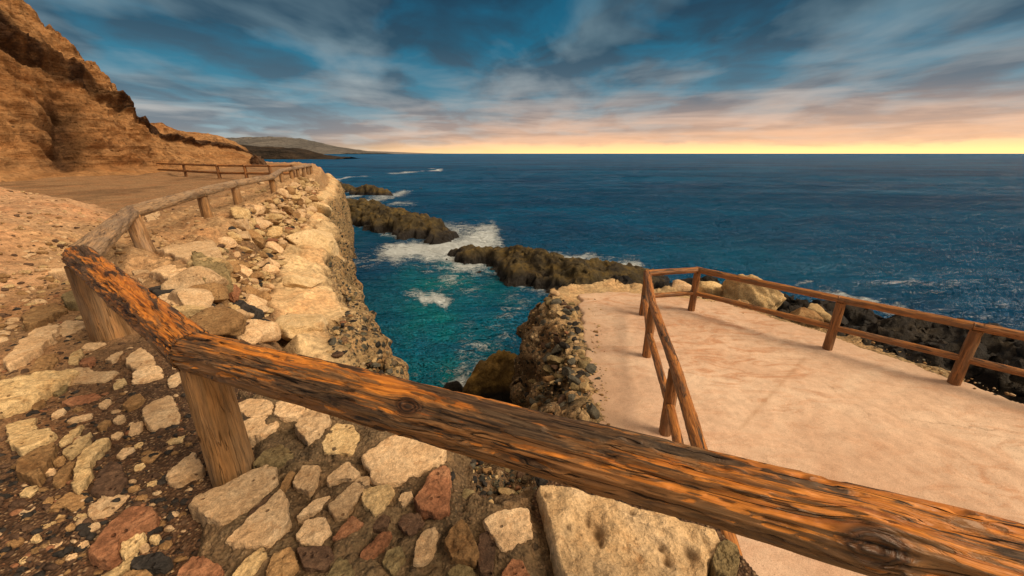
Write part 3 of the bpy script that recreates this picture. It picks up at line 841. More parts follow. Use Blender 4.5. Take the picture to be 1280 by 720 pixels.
reef_rock(sp([(576, 321, 0.9, 0.7), (610, 326, 1.6, 0.95), (655, 336, 2.4, 1.2), (705, 348, 2.7, 1.2), (755, 357, 2.5, 1.0), (800, 362, 2.2, 0.7)]), 'reef_rock',
          'kelp covered brown reef running out from the platform into the cove mouth', REEF, 100, 0.075)
reef_rock(sp([(552, 296, 1.1, 0.7), (522, 291, 2.4, 1.3), (490, 280, 2.7, 1.5), (455, 273, 2.9, 1.2), (425, 268, 2.2, 1.2)]), 'reef_rock',
          'large dark reef with an orange weed fringe beside the foaming water', REEF, 120, 0.1)
reef_rock(sp([(482, 262, 1.4, 0.5), (458, 261, 2.2, 1.2), (430, 258, 2.4, 0.9), (405, 256, 2.2, 0.7)]), 'reef_rock',
          'low brown reef directly behind the large reef with the orange fringe', REEF, 140, 0.14)
reef_rock(sp([(480, 245, 1.3, 0.9), (468, 243.5, 1.7, 1.7), (445, 241, 1.5, 0.8), (424, 236, 1.9, 1.2)]), 'reef_rock',
          'thin far reef with a small pointed hump ringed by surf', REEF, 160, 0.2)
reef_rock(sp([(608, 494, 0.72, 1.2), (628, 492, 0.85, 1.4), (650, 496, 0.7, 1.1)]), 'boulder',
          'rounded mossy yellow brown boulder standing in the cove water', mat_reef('mossy_boulder', (0.07, 0.045, 0.018), (0.2, 0.125, 0.035), (0.34, 0.21, 0.055), (0.4, 0.25, 0.05)), 180, 0.03, 0.6)
reef_rock(sp([(560, 489, 0.22, 0.35), (570, 489, 0.26, 0.4)]), 'boulder',
          'small brown rock in the water left of the mossy boulder', REEF, 190, 0.02, 0.5)
build_sea()

# ------------------------------------------------------------------ cliff behind, headland, mountains
def cliff_mesh():
    nu, nv = 620, 330
    # plan of foot and crest, running away from the camera: (foot x, foot y, crest x, crest y, crest z)
    key = np.array([
        (-27.0, 6, -37.0, 22, 19.5), (-27.5, 14, -37.5, 27, 17.0), (-28.0, 22, -38.0, 32, 14.4), (-28.3, 29, -38.3, 37, 10.9),
        (-28.6, 34, -38.0, 39.6, 8.5), (-29.4, 39, -38.4, 41.6, 5.9), (-30.4, 43, -39.0, 44.0, 4.6), (-31.6, 48, -39.5, 49.0, 4.1),
        (-33.0, 53, -39.5, 55.5, 3.7), (-34.5, 57, -39.5, 60.5, 2.2), (-37.5, 60, -42, 64.5, 1.9), (-43, 63, -46, 70, 1.8)])
    s = np.linspace(0, len(key) - 1, nu)
    K = np.stack([np.interp(s, np.arange(len(key)), key[:, i]) for i in range(5)], 1)
    k = 9
    for i in range(5):
        K[:, i] = np.convolve(np.pad(K[:, i], k, mode='edge'), np.ones(2 * k + 1) / (2 * k + 1), 'valid')
    v = np.linspace(0, 1.35, nv)
    S, Vv = np.meshgrid(np.arange(nu), v, indexing='ij')
    fx, fy, cx, cy, cz = [K[:, i][:, None] for i in range(5)]
    # profile: talus foot, slope, darker overhanging band, crest, then back away
    pv = np.array([0, .05, .3, .52, .60, .64, .70, .84, .95, 1.0, 1.08, 1.35])
    ph = np.array([0, .16, .42, .66, .74, .71, .75, .86, .95, 1.0, 1.25, 2.3])   # horizontal
    pz = np.array([-.03, .04, .28, .49, .57, .65, .74, .87, .97, 1.0, 1.02, 1.0])
    H = np.interp(Vv, pv, ph); Zz = np.interp(Vv, pv, pz)
    X = fx + (cx - fx) * H; Y = fy + (cy - fy) * H; Z = cz * Zz
    hs = sstep(0, 0.12, Vv)
    sc = np.clip(cz / 9.0, 0.22, 1.0)
    # gullies running down the slope + strata ledges + crumble
    al = K[:, 1][:, None] * 0.9 + 0 * Vv
    gul = ridged(al * 0.13 + 0.25 * fbm(X * 0.2, Y * 0.2, Z * 0.2, 3, 210), Z * 0.05, 3.0, 4, 211) - 1.0
    strat = fbm(X * 0.05, Y * 0.05, Z * 0.9 + 0.05 * Y, 4, 212)
    cr = fbm(X * 0.6, Y * 0.6, Z * 0.6, 6, 213, 0.56)
    rg = ridged(X * 0.35, Y * 0.35, Z * 0.5, 5, 214) - 1.0
    D = sc * hs * (1.0 * gul + 0.6 * strat + 0.6 * cr + 0.5 * rg)
    zz = Z * 0.75 + 0.07 * al + 0.55 * fbm(X * 0.16, Y * 0.16, Z * 0.1, 4, 230)
    fz = zz - np.floor(zz)
    ledge = sstep(0.0, 0.72, fz) * sstep(1.0, 0.86, fz)           # beds that stand out and break off underneath
    lid = _hash(np.floor(zz), np.floor(zz) * 0, np.floor(zz) * 0, 5) / 4294967295.0
    D = D + sc * hs * (0.5 + 1.2 * lid) * (ledge - 0.5) * sstep(-0.45, 0.25, fbm(X * 0.12, Y * 0.12, Z * 0.3, 3, 231))
    # a deep dark gully as in the photo
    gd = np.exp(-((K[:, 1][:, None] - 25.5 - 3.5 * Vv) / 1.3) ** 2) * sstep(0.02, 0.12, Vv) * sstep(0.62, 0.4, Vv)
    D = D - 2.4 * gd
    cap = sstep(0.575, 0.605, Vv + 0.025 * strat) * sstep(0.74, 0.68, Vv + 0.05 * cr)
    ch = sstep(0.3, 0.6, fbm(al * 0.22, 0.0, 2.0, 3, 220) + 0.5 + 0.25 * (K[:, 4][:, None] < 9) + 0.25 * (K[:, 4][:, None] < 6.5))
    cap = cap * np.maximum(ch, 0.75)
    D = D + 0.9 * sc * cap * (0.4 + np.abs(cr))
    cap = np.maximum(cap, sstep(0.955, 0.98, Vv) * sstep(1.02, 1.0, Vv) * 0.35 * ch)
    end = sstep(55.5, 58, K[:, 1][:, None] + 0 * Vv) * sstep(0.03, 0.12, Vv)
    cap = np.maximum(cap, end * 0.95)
    nx = 0.78; nz = 0.55; ny = -0.3
    X = X + D * nx; Z = Z + D * nz * 0.8; Y = Y + D * ny
    P = np.stack([X, Y, Z], -1).reshape(-1, 3)
    F = grid_faces(nu, nv)[:, ::-1]
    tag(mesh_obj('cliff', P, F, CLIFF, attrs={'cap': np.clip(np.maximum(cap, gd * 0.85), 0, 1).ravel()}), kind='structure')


cliff_mesh()


def far_hills(name, pts, dist, depth, mat, zrough, seed, slope=1.0, n=500, m=60):
    """hills whose skyline passes through the given directions at a real distance"""
    P = []
    for px, py in pts:
        d = ray(px, py)
        t = dist / d[1]
        P.append((d[0] * t, EYE + d[2] * t))
    P = np.array(P)
    xs = np.linspace(P[:, 0].min(), P[:, 0].max(), n)
    zt = np.interp(xs, P[:, 0], P[:, 1])
    k = n // 90
    zt = np.convolve(np.pad(zt, k, mode='edge'), np.ones(2 * k + 1) / (2 * k + 1), 'valid')
    hmax = max(zt.max() - SEA, 1.0)
    v = np.linspace(-1, 1, m)
    X, Vv = np.meshgrid(xs, v, indexing='ij')
    Hh = (zt - SEA)[:, None]
    prof = np.interp(np.abs(Vv), [0, .25, .75, .93, 1], [1, .95, 1 - .45 * slope, .3 * (1.4 - slope), -0.06])
    Y = dist + depth * Vv
    S = 6.0 / hmax
    Z = SEA - 0.2 + Hh * prof * (1 + zrough * fbm(X * S * 0.25, Y * S * 0.25, 0, 5, seed)) + hmax * zrough * 0.35 * (ridged(X * S * 0.12, Y * S * 0.12, 0, 5, seed + 3) - 1) * sstep(1, .6, np.abs(Vv)) * (np.abs(Vv) > 0.1)
    V = np.stack([X, Y, Z], -1).reshape(-1, 3)
    return tag(mesh_obj(name, V, grid_faces(n, m), mat), kind='structure')


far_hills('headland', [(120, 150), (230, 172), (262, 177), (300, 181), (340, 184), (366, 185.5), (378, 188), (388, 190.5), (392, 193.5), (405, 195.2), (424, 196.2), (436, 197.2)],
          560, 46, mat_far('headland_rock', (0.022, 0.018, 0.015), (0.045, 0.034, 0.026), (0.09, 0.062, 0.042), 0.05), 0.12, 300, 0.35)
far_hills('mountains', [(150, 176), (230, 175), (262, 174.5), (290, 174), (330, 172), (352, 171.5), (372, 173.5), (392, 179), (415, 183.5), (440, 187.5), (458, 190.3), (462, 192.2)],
          5200, 1300, mat_far('mountain_haze', (0.11, 0.108, 0.105), (0.165, 0.155, 0.145), (0.22, 0.2, 0.18), 0.003), 0.07, 320, 1.3)  # haze of distance put into the grey colour
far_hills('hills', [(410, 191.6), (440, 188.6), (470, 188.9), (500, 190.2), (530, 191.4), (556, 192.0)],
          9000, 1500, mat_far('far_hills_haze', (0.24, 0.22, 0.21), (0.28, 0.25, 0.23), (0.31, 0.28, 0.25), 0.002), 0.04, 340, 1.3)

# ------------------------------------------------------------------ timber
def log(name, p0, p1, r0, r1, mat, parent, seed, knots=(), res=0.02, na=48, flat=0.0, rough=1.0, oval=1.0, cut0=(0, 0), cut1=(0, 0), bow=0.0):
    """round timber between two points; its mesh runs along local X, local Z stays as upright as it can"""
    p0 = Vector(p0); p1 = Vector(p1)
    ax = (p1 - p0); L = ax.length; ax.normalize()
    upv = Vector((0, 0, 1)) if abs(ax.z) < 0.9 else Vector((0, -1, 0))
    yv = upv.cross(ax).normalized(); zv = ax.cross(yv).normalized()
    mtx = Matrix(((ax.x, yv.x, zv.x, p0.x), (ax.y, yv.y, zv.y, p0.y), (ax.z, yv.z, zv.z, p0.z), (0, 0, 0, 1)))
    nl = max(8, int(L / res))
    x = np.linspace(0, L, nl); th = np.linspace(0, 2 * PI, na, endpoint=False)
    Xg, T = np.meshgrid(x, th, indexing='ij')
    r = r0 + (r1 - r0) * Xg / L
    cy, cz = np.cos(T), np.sin(T)
    so = seed * 3.7
    rr = r * (1 + rough * (0.05 * fbm(Xg * 1.6, cy * 1.3 + so, cz * 1.3, 3, seed) + 0.05 * fbm(Xg * 2.2, cy * 7 + so, cz * 7, 3, seed + 1)
                           + 0.022 * fbm(Xg * 5, cy * 20 + so, cz * 20, 2, seed + 2)))
    rr = rr - r * 0.10 * rough * sstep(0.12, 0.3, fbm(Xg * 3.2, cy * 2.4 + so, cz * 2.4, 4, seed + 9)) - r * 0.05 * rough * sstep(0.2, 0.3, fbm(Xg * 7, cy * 6 + so, cz * 6, 3, seed + 10))
    # long drying splits
    sp_ = np.abs(fbm(Xg * 0.9, cy * 3.3 + so, cz * 3.3, 2, seed + 5))
    rr = rr - r * 0.11 * rough * np.exp(-(sp_ / 0.022) ** 2) * sstep(-0.05, 0.25, fbm(Xg * 1.1, cy * 1.5, cz * 1.5 + so, 2, seed + 6))
    thw = T.copy(); kn = np.zeros_like(Xg)
    for kx, ka, ks in knots:
        dv = (np.mod(T - ka + PI, 2 * PI) - PI) * r
        du = Xg - kx
        q2 = (du / (ks * 1.5)) ** 2 + (dv / ks) ** 2
        rr = rr + 0.22 * ks * np.exp(-q2 * 0.8) - 0.16 * ks * np.exp(-q2 * 5)
        thw = thw - (dv / r) * 0.75 * np.exp(-q2 * 0.45)
        kn = np.maximum(kn, np.exp(-q2 * 0.75))
    if flat > 0:
        zz = rr * cz
        zz = np.where(zz < -r * (1 - flat), -r * (1 - flat) + 0.1 * (zz + r * (1 - flat)), zz)
    else:
        zz = rr * cz
    yy = rr * cy * oval
    bz = bow * np.sin(PI * Xg / L)
    Xc = Xg + (cut0[0] * yy + cut0[1] * zz) * (1 - Xg / L) + (cut1[0] * yy + cut1[1] * zz) * (Xg / L)
    V = np.stack([Xc, yy, zz + bz], -1).reshape(-1, 3)
    G = np.stack([Xg + seed * 1.7, r * np.cos(thw) + seed * 0.31, r * np.sin(thw)], -1).reshape(-1, 3)
    F = [tuple(f) for f in grid_faces(nl, na, True)[:, ::-1]]
    V = V.tolist(); G = G.tolist(); K = kn.ravel().tolist()
    # end caps: rounded-off rim then end grain
    for end, base, sgn in ((0, 0, -1), (1, (nl - 1) * na, 1)):
        prev = [base + j for j in range(na)]
        cxm = np.mean([V[i] for i in prev], 0)
        cut = cut1 if end else cut0
        for sc_, off in (((0.94, 0.008), (0.5, 0.011)) if cut[0] == 0 else ((0.9, 0.0), (0.5, 0.0))):
            cur = []
            for j, i in enumerate([base + j for j in range(na)]):
                p = np.array(V[i])
                q = cxm + (p - cxm) * sc_; q[0] += sgn * off
                cur.append(len(V)); V.append(q.tolist()); G.append([G[i][0] + 0.3 * (1 - sc_), G[i][1] * sc_, G[i][2] * sc_]); K.append(0.0)
            for j in range(na):
                a, b, c, d = prev[j], prev[(j + 1) % na], cur[(j + 1) % na], cur[j]
                F.append((a, b, c, d) if sgn > 0 else (d, c, b, a))
            prev = cur
        ci = len(V); q = cxm.copy(); q[0] += sgn * (0.012 if cut[0] == 0 else 0)
        V.append(q.tolist()); G.append([seed * 1.7, seed * 0.31, 0]); K.append(0.0)
        for j in range(na):
            a, b = prev[j], prev[(j + 1) % na]
            F.append((a, b, ci) if sgn > 0 else (b, a, ci))
    loc = parent.matrix_world.inverted() @ mtx if parent is not None else mtx
    base_inv = Matrix.Translation(-parent.location) if parent is not None else Matrix.Identity(4)
    return mesh_obj(name, np.array(V), F, mat, parent=parent, attrs={'grain': np.array(G), 'knot': np.array(K)}, matrix=base_inv @ mtx)


def build_near_fence():
    f = empty('wooden_fence', (P_A[0], P_A[1], 0.0))
    tag(f, 'weathered log fence with a thick orange brown rail crossing the foreground', 'fence')
    zr = 0.70
    A = np.array([*at(243, 440, zr)[:2], zr]); B0 = np.array([*at(860, 602, zr)[:2], zr])
    dirn = (B0 - A) / np.linalg.norm(B0 - A)
    R_end = A + dirn * 3.6
    C = np.array([*at(101, 322, 0.68)[:2], 0.68])
    def kpos(px, py):
        t = None
        d = ray(px, py); best = None
        for s in np.linspace(0, 3.4, 700):
            p = A + dirn * s
            q = np.array([0, 0, EYE]) + d * ((p[1]) / d[1])
            e = abs(q[0] - p[0])
            if best is None or e < best[0]: best = (e, s)
        return best[1]
    k1 = kpos(497, 492); k2 = kpos(1012, 635); k3 = kpos(1265, 700)
    # angle: the side turned to the camera and up
    d1 = (C - A) / np.linalg.norm(C - A)
    C3 = np.array([*at(163, 266, 0.66)[:2], 0.66])
    d3 = (C3 - C) / np.linalg.norm(C3 - C)
    side = lambda d: np.cross([0, 0, 1.0], d) / np.linalg.norm(np.cross([0, 0, 1.0], d))
    def mitre_out(u, v): return -(side(v) @ u) / (1 + u @ v)      # start of a rail along v that takes over from u
    def mitre_in(u, v): return -(side(u) @ v) / (1 + u @ v)       # end of a rail along u that hands over to v
    log('rail', A - dirn * 0.012, R_end, 0.086, 0.090, WOOD_NEAR, f, 3, res=0.008, na=150, rough=1.15, cut0=(mitre_out(-d1, dirn), 0),
        knots=[(k1 + 0.10, 2.35, 0.027), (k2 + 0.10, 2.75, 0.040), (k3 + 0.1, 2.9, 0.02)])
    log('rail', A - d1 * 0.012 + np.array([0, 0, 0.003]), C, 0.087, 0.1, WOOD_NEAR, f, 8, res=0.012, na=120, rough=1.4, knots=[(0.75, 0.6, 0.03), (1.5, 1.5, 0.03)], cut0=((side(d1) @ dirn) / (1 - d1 @ dirn), 0), cut1=(mitre_in(d1, d3), 0))
    tops = []
    for i, p in enumerate(FP):
        tops.append(np.array([p[0], p[1], 0.70]))
    tops[0] = np.array([*at(163, 266, 0.66)[:2], 0.66])
    seg = [C] + tops
    for i in range(len(seg) - 1):
        a, b = seg[i], seg[i + 1]
        dd = (b - a) / np.linalg.norm(b - a)
        log('rail', a - dd * (0.06 if i else 0), b + dd * 0.04, 0.105, 0.10, WOOD_GREY, f, 20 + i, res=0.03 if i < 3 else 0.08, na=64 if i < 3 else 28, flat=0.25, rough=0.8, cut0=(mitre_out(d1, d3) if i == 0 else 0, 0))
    # posts
    log('post', (P_A[0] + 0.015, P_A[1], -0.15), (A[0] + 0.02, A[1] + 0.0, 0.665), 0.094, 0.080, WOOD_POST, f, 40, res=0.01, na=96, rough=0.35, knots=[(0.45, 1.0, 0.012)])
    log('post', (P_CORNER[0], P_CORNER[1], -0.15), (C[0] + 0.03, C[1] - 0.02, 0.63), 0.135, 0.115, WOOD_POST, f, 41, res=0.015, na=64, rough=0.35)
    for i, p in enumerate(FP):
        t = tops[i]
        log('post', (p[0], p[1], -0.25), (t[0], t[1], 0.63), 0.115, 0.10, WOOD_POST, f, 42 + i, res=0.03 if i < 3 else 0.1, na=48 if i < 3 else 20, rough=0.8)


def build_platform_rail():
    Z = PLAT
    base = [at(803, 393, Z), at(864, 388, Z)]
    c0 = base[0]
    f = empty('wooden_railing', (c0[0], c0[1], Z))
    tag(f, 'two-rail russet log railing around the pale seaside platform', 'railing')
    H = 0.92
    left = [c0, at(808, 445, Z), at(831, 541, Z)]
    dd = (left[2] - left[0]); dd /= np.linalg.norm(dd)
    left += [left[2] + dd * 2.0, left[2] + dd * 4.1]
    back = [c0, at(864, 388, Z), at(1034, 436, Z), at(1192, 479, Z)]
    d2 = back[3] - back[2]; d2 /= np.linalg.norm(d2)
    back += [back[3] + d2 * 2.0, back[3] + d2 * 4.0]
    up = lambda p, h: (p[0], p[1], Z + h)
    k = 0
    done = []
    for p in left + back[1:]:
        k += 1
        log('post', up(p, -0.2), up(p, H - 0.03), 0.075, 0.07, WOOD_RAIL, f, 70 + k, res=0.02, na=40, rough=0.7)
    for chain in (left, back):
        for a, b in zip(chain[:-1], chain[1:]):
            k += 1
            v = b - a; v /= np.linalg.norm(v)
            log('top_rail', Vector(up(a, H + 0.02)) - Vector(v) * 0.05, Vector(up(b, H + 0.02)) + Vector(v) * 0.05, 0.066, 0.062, WOOD_RAIL, f, 90 + k, res=0.02, na=40, rough=0.9)
            log('middle_rail', Vector(up(a, 0.42)) + Vector(v) * 0.02, Vector(up(b, 0.42)) - Vector(v) * 0.02, 0.055, 0.052, WOOD_RAIL, f, 120 + k, res=0.02, na=32, rough=0.8)


def build_far_fence():
    pts = [at(200, 218), at(233, 220.5), at(275, 223.5), at(309, 224.2), at(340, 224.6), at(368, 224.0)]
    f = empty('wooden_fence', (pts[0][0], pts[0][1], 0))
    tag(f, 'small far two-rail fence standing before the foot of the tan cliff', 'fence')
    for i, p in enumerate(pts[1:]):
        log('post', (p[0], p[1], -0.2), (p[0], p[1], 0.8), 0.10, 0.09, WOOD_RAIL, f, 150 + i, res=0.08, na=18)
    for i, (a, b) in enumerate(zip(pts[:-1], pts[1:])):
        log('top_rail', (a[0], a[1], 0.80), (b[0], b[1], 0.80), 0.065, 0.065, WOOD_RAIL, f, 160 + i, res=0.12, na=16)
        log('middle_rail', (a[0], a[1], 0.36), (b[0], b[1], 0.36), 0.075, 0.075, WOOD_RAIL, f, 170 + i, res=0.12, na=16)


build_near_fence()
build_platform_rail()
build_far_fence()

# ------------------------------------------------------------------ stones
def slab_mesh(poly, h, seed, sink=0.05, tilt=(0, 0), rough=1.0, dens=72, fine=False):
    """a flat stone from the plan of its top: returns verts relative to the centroid, top near z = 0"""
    P = np.array(poly, float)
    for _ in range(1):                                            # cut the corners once
        Q = []
        for i in range(len(P)):
            a, b = P[i], P[(i + 1) % len(P)]
            Q += [a * 0.9 + b * 0.1, a * 0.1 + b * 0.9]
        P = np.array(Q)
    seg = np.linalg.norm(np.roll(P, -1, 0) - P, axis=1); tot = seg.sum()
    cum = np.concatenate([[0], np.cumsum(seg)])
    s = np.linspace(0, tot, dens, endpoint=False)
    PP = np.vstack([P, P[:1]])
    O = np.stack([np.interp(s, cum, PP[:, 0]), np.interp(s, cum, PP[:, 1])], 1)
    size = tot / 4.0
    c = O.mean(0); O = O - c
    fr = 5.0 / size
    O = O + size * 0.045 * rough * np.stack([fbm(O[:, 0] * fr, O[:, 1] * fr, seed, 5, seed, 0.6), fbm(O[:, 0] * fr, O[:, 1] * fr, seed + 5, 3, seed + 1)], 1)
    rings = [(1.03, -h - sink), (1.03, -h * 0.8), (1.02, -h * 0.4), (1.008, -h * 0.16), (0.99, -h * 0.05), (0.965, 0.0), (0.86, 0.002), (0.68, 0.003), (0.48, 0.0), (0.28, 0.0), (0.1, 0.0)]
    if fine:
        rings = rings[:6] + [(float(q), 0.0) for q in np.linspace(0.94, 0.03, 44)]
    elif dens > 60:
        rings = rings[:6] + [(float(q), 0.0) for q in np.linspace(0.93, 0.05, 16)]
    V = []
    for sc, z in rings:
        q = O * sc
        zz = z + (tilt[0] * q[:, 0] + tilt[1] * q[:, 1]) * (1.0 if z > -h * 0.5 else 0.3)
        V.append(np.stack([q[:, 0], q[:, 1], zz], 1))
    V = np.concatenate(V + [np.array([[0, 0, 0.0]])])
    a = h * 0.22 * rough
    n = fbm(V[:, 0] * fr * 0.6, V[:, 1] * fr * 0.6, V[:, 2] * fr + seed, 6, seed + 2, 0.58)
    V[:, 2] += a * n
    m = V[:, 2] < -h * 0.12
    side = fbm(V[:, 0] * fr, V[:, 1] * fr, V[:, 2] * fr * 2 + seed, 3, seed + 3) * size * 0.05 * rough
    rad = np.linalg.norm(V[:, :2], axis=1) + 1e-6
    V[:, 0] += np.where(m, V[:, 0] / rad * side, 0); V[:, 1] += np.where(m, V[:, 1] / rad * side, 0)
    F = []
    nn = dens
    area = 0.5 * np.sum(O[:, 0] * np.roll(O[:, 1], -1) - np.roll(O[:, 0], -1) * O[:, 1])
    for i in range(len(rings) - 1):
        for j in range(nn):
            q = (i * nn + j, i * nn + (j + 1) % nn, (i + 1) * nn + (j + 1) % nn, (i + 1) * nn + j)
            F.append(q if area > 0 else q[::-1])
    ci = len(V) - 1; b = (len(rings) - 1) * nn
    for j in range(nn):
        t = (b + j, b + (j + 1) % nn, ci)
        F.append(t if area > 0 else t[::-1])
    return V, F, c


_ico_cache = {}


def ico(sub):
    if sub not in _ico_cache:
        import bmesh
        bm = bmesh.new()
        bmesh.ops.create_icosphere(bm, subdivisions=sub, radius=1.0)
        bm.verts.ensure_lookup_table()
        _ico_cache[sub] = (np.array([v.co[:] for v in bm.verts]), np.array([[v.index for v in f.verts] for f in bm.faces]))
        bm.free()
    return _ico_cache[sub]


def rock_verts(size, seed, sub=3, planes=9, rough=0.12, round_=0.0):
    """an angular, knocked-about rock: sphere cut by random planes, then roughened"""
    v, f = ico(sub)
    rg = np.random.default_rng(seed)
    V = v.copy()
    for k in range(planes):
        n = rg.normal(size=3); n /= np.linalg.norm(n)
        c = rg.uniform(0.42, 0.8) + round_
        d = np.maximum(V @ n - c, 0)
        V = V - d[:, None] * n * 0.92
    V = V * (1 + rough * fbm(v[:, 0] * 1.7, v[:, 1] * 1.7, v[:, 2] * 1.7 + seed * 1.3, 4, seed)[:, None])
    return V * np.array(size), f


def top_stone(name, px, mat, h, label, seed, z=0.0, tilt=(0, 0), group=None, cat='stone', rough=1.0):
    h = h * 0.4
    W = [at(x, y, z + h)[:2] for x, y in px]
    V, F, c = slab_mesh(W, h, seed, tilt=tilt, rough=rough)
    V[:, 2] += h
    o = mesh_obj(name, V, F, mat, loc=(c[0], c[1], z))
    return tag(o, label, cat, group)


G = 'loose stones on the gravel beside the fence'
LOOSE = [
    ([(29, 393), (46, 382), (68, 376), (84, 383), (74, 388), (62, 397), (40, 405), (29, 406)], OCHRE, .16, 'rounded ochre stone alone on the path edge, left of the corner post'),
    ([(75, 370), (82, 361), (98, 359), (106, 371), (100, 380), (84, 380)], OLIVE, .16, 'yellow-olive lump of rock touching the left side of the corner post'),
    ([(3, 453), (28, 420), (44, 408), (70, 402), (75, 406), (66, 418), (46, 438), (36, 443), (10, 458)], PALE, .15, 'long pale slab leaning with a dark thick front face at the path edge'),
    ([(69, 414), (82, 402), (111, 401), (111, 405), (90, 415), (78, 418)], PALE, .06, 'thin pinkish wedge stone lying between the long leaning slab and the corner post'),
    ([(36, 466), (48, 448), (66, 442), (72, 448), (64, 456), (44, 466)], OCHRE, .10, 'dull tan stone tucked between the leaning slab and the big humped boulder'),
    ([(-28, 490), (0, 478), (30, 469), (50, 462), (80, 458), (96, 458), (74, 472), (50, 488), (26, 500), (0, 508), (-28, 512)], CREAM, .2, 'big humped cream boulder cut by the left edge of the view'),
    ([(82, 470), (92, 461), (108, 460), (122, 465), (150, 463), (128, 474), (110, 476), (86, 478)], PALE, .05, 'bright pale flat stone with a long pointed tail to the right'),
    ([(57, 491), (68, 482), (83, 480), (82, 486), (72, 493)], OLIVE, .05, 'small grey diamond stone in front of the big humped boulder'),
    ([(84, 453), (88, 442), (102, 437), (103, 442), (96, 452)], CREAM, .06, 'small upright-looking cream chip above the bright tailed stone'),
    ([(101, 435), (108, 428), (133, 428), (118, 435), (104, 437)], PALE, .05, 'thin pale flake just below the foot of the corner post'),
    ([(99, 456), (102, 446), (116, 443), (120, 451), (112, 457)], RED, .06, 'small rosy blocky stone between the cream chip and the narrow pale one'),
    ([(131, 450), (144, 439), (154, 438), (142, 452)], PALE, .04, 'narrow pale splinter lying alone on bare soil below the corner post'),
    ([(158, 456), (160, 446), (176, 433), (192, 446), (194, 454), (172, 462)], PALE, .09, 'pale blocky stone against the underside of the bent log'),
    ([(164, 477), (166, 466), (184, 458), (200, 458), (203, 468), (180, 475)], PALE, .06, 'cracked whitish stone half behind the near log, above the square slab'),
    ([(77, 503), (88, 498), (118, 491), (126, 494), (116, 500), (86, 506)], RED, .035, 'flat salmon pink oval stone on the dark soil'),
    ([(83, 526), (90, 521), (115, 516), (112, 521), (88, 528)], PALE, .03, 'slim pale finger of stone below the salmon oval'),
    ([(5, 530), (44, 517), (44, 536), (57, 533), (70, 542), (50, 554), (26, 565), (12, 556)], CREAM, .09, 'broad notched cream slab near the left edge, soil filling its notch'),
    ([(22, 576), (44, 562), (68, 551), (64, 568), (46, 598), (34, 596), (20, 590)], OCHRE, .14, 'smooth brown-ochre kite-shaped stone under the broad notched slab'),
    ([(74, 552), (88, 538), (104, 528), (100, 536), (88, 550), (74, 556)], CREAM, .06, 'ragged cream sliver right of the broad notched slab'),
    ([(77, 564), (96, 550), (114, 540), (112, 550), (96, 564), (86, 571), (78, 567)], CREAM, .07, 'tapering cream stone between the ragged sliver and the curved one'),
    ([(89, 608), (94, 580), (100, 564), (120, 548), (136, 546), (128, 558), (114, 574), (112, 596), (96, 614)], CREAM, .12, 'long curved tusk-like cream stone'),
    ([(64, 604), (70, 590), (86, 576), (94, 578), (84, 598), (70, 605)], OCHRE, .07, 'small ochre leaf-shaped stone left of the curved tusk-like one'),
    ([(177, 519), (182, 508), (214, 493), (226, 522), (188, 535)], PALE, .06, 'clean pale square slab left of the near post'),
    ([(160, 543), (163, 531), (178, 526), (176, 536)], PALE, .05, 'small peach chip at the left corner of the square slab'),
    ([(206, 594), (216, 582), (241, 562), (256, 588), (234, 596), (224, 603), (212, 603)], PALE, .09, 'pitted pinkish stone against the left side of the near post foot'),
    ([(206, 553), (216, 545), (232, 541), (228, 552), (212, 556)], CREAM, .02, 'dusty half-buried flat stone left of the near post, below the square slab'),
    ([(112, 616), (118, 597), (136, 577), (152, 581), (158, 600), (140, 617)], BROWN, .12, 'purplish brown pitted lump right of the curved tusk-like stone'),
    ([(62, 636), (72, 626), (88, 615), (110, 618), (100, 634), (90, 638), (80, 633)], OCHRE, .06, 'pale ochre stone with a bitten lower edge below the curved one'),
    ([(110, 633), (128, 624), (128, 617), (138, 615), (144, 619), (163, 618), (154, 628), (130, 646), (111, 647)], PALE, .06, 'pale angular stone with a two-pronged top above the red rock'),
    ([(108, 690), (118, 674), (138, 650), (158, 633), (190, 632), (195, 644), (174, 658), (148, 672), (146, 690), (128, 698)], RED, .14, 'large rust red rock, the biggest red one on the soil'),
    ([(149, 688), (152, 677), (164, 669), (180, 664), (180, 672), (164, 687), (154, 698)], CREAM, .09, 'spongy honeycombed cream stone against the red rock'),
    ([(160, 706), (170, 694), (200, 690), (213, 698), (200, 709), (170, 711)], BASALT, .07, 'smooth black oval stone near the bottom edge'),
    ([(122, 722), (150, 706), (172, 689), (172, 696), (154, 713), (136, 726)], CREAM, .05, 'narrow cream strip of stone between the spongy one and the bottom edge'),
    ([(142, 724), (160, 713), (180, 711), (190, 716), (188, 736), (150, 738)], OCHRE, .09, 'orange-brown stone below the smooth black oval'),
    ([(216, 726), (224, 712), (240, 694), (258, 697), (276, 706), (282, 724), (270, 740), (226, 740)], RED, .12, 'rough orange-brown rock at the bottom edge, right of the black oval'),
    ([(23, 642), (40, 630), (45, 634), (27, 645)], PALE, .03, 'small pale chip beside a black shard on the bare gravel'),
    ([(25, 650), (44, 637), (46, 641), (30, 652)], BASALT, .025, 'black shard beside a small pale chip on the bare gravel'),
    ([(55, 322), (90, 322), (98, 344), (70, 346), (54, 342)], PALE, .25, 'pale blocky slab on the path in front of the smooth olive boulder'),
    ([(176, 255), (190, 258), (198, 276), (188, 282), (176, 272)], PALE, .4, 'pale block under the rail between the first and second far posts'),
]
def shift(poly, dx, dy): return [(x + dx, y + dy) for x, y in poly]
for i, (pl, mt, h, lb) in enumerate(LOOSE):
    if lb.startswith('pale block under'): 
        pl = [(180, 262), (197, 263), (200, 274), (184, 277)]; h = 0.25
    top_stone('stone', pl, mt, h, lb, 400 + i * 7, tilt=(random.uniform(-.12, .12), random.uniform(-.12, .12)), group=G if i < 37 else None)

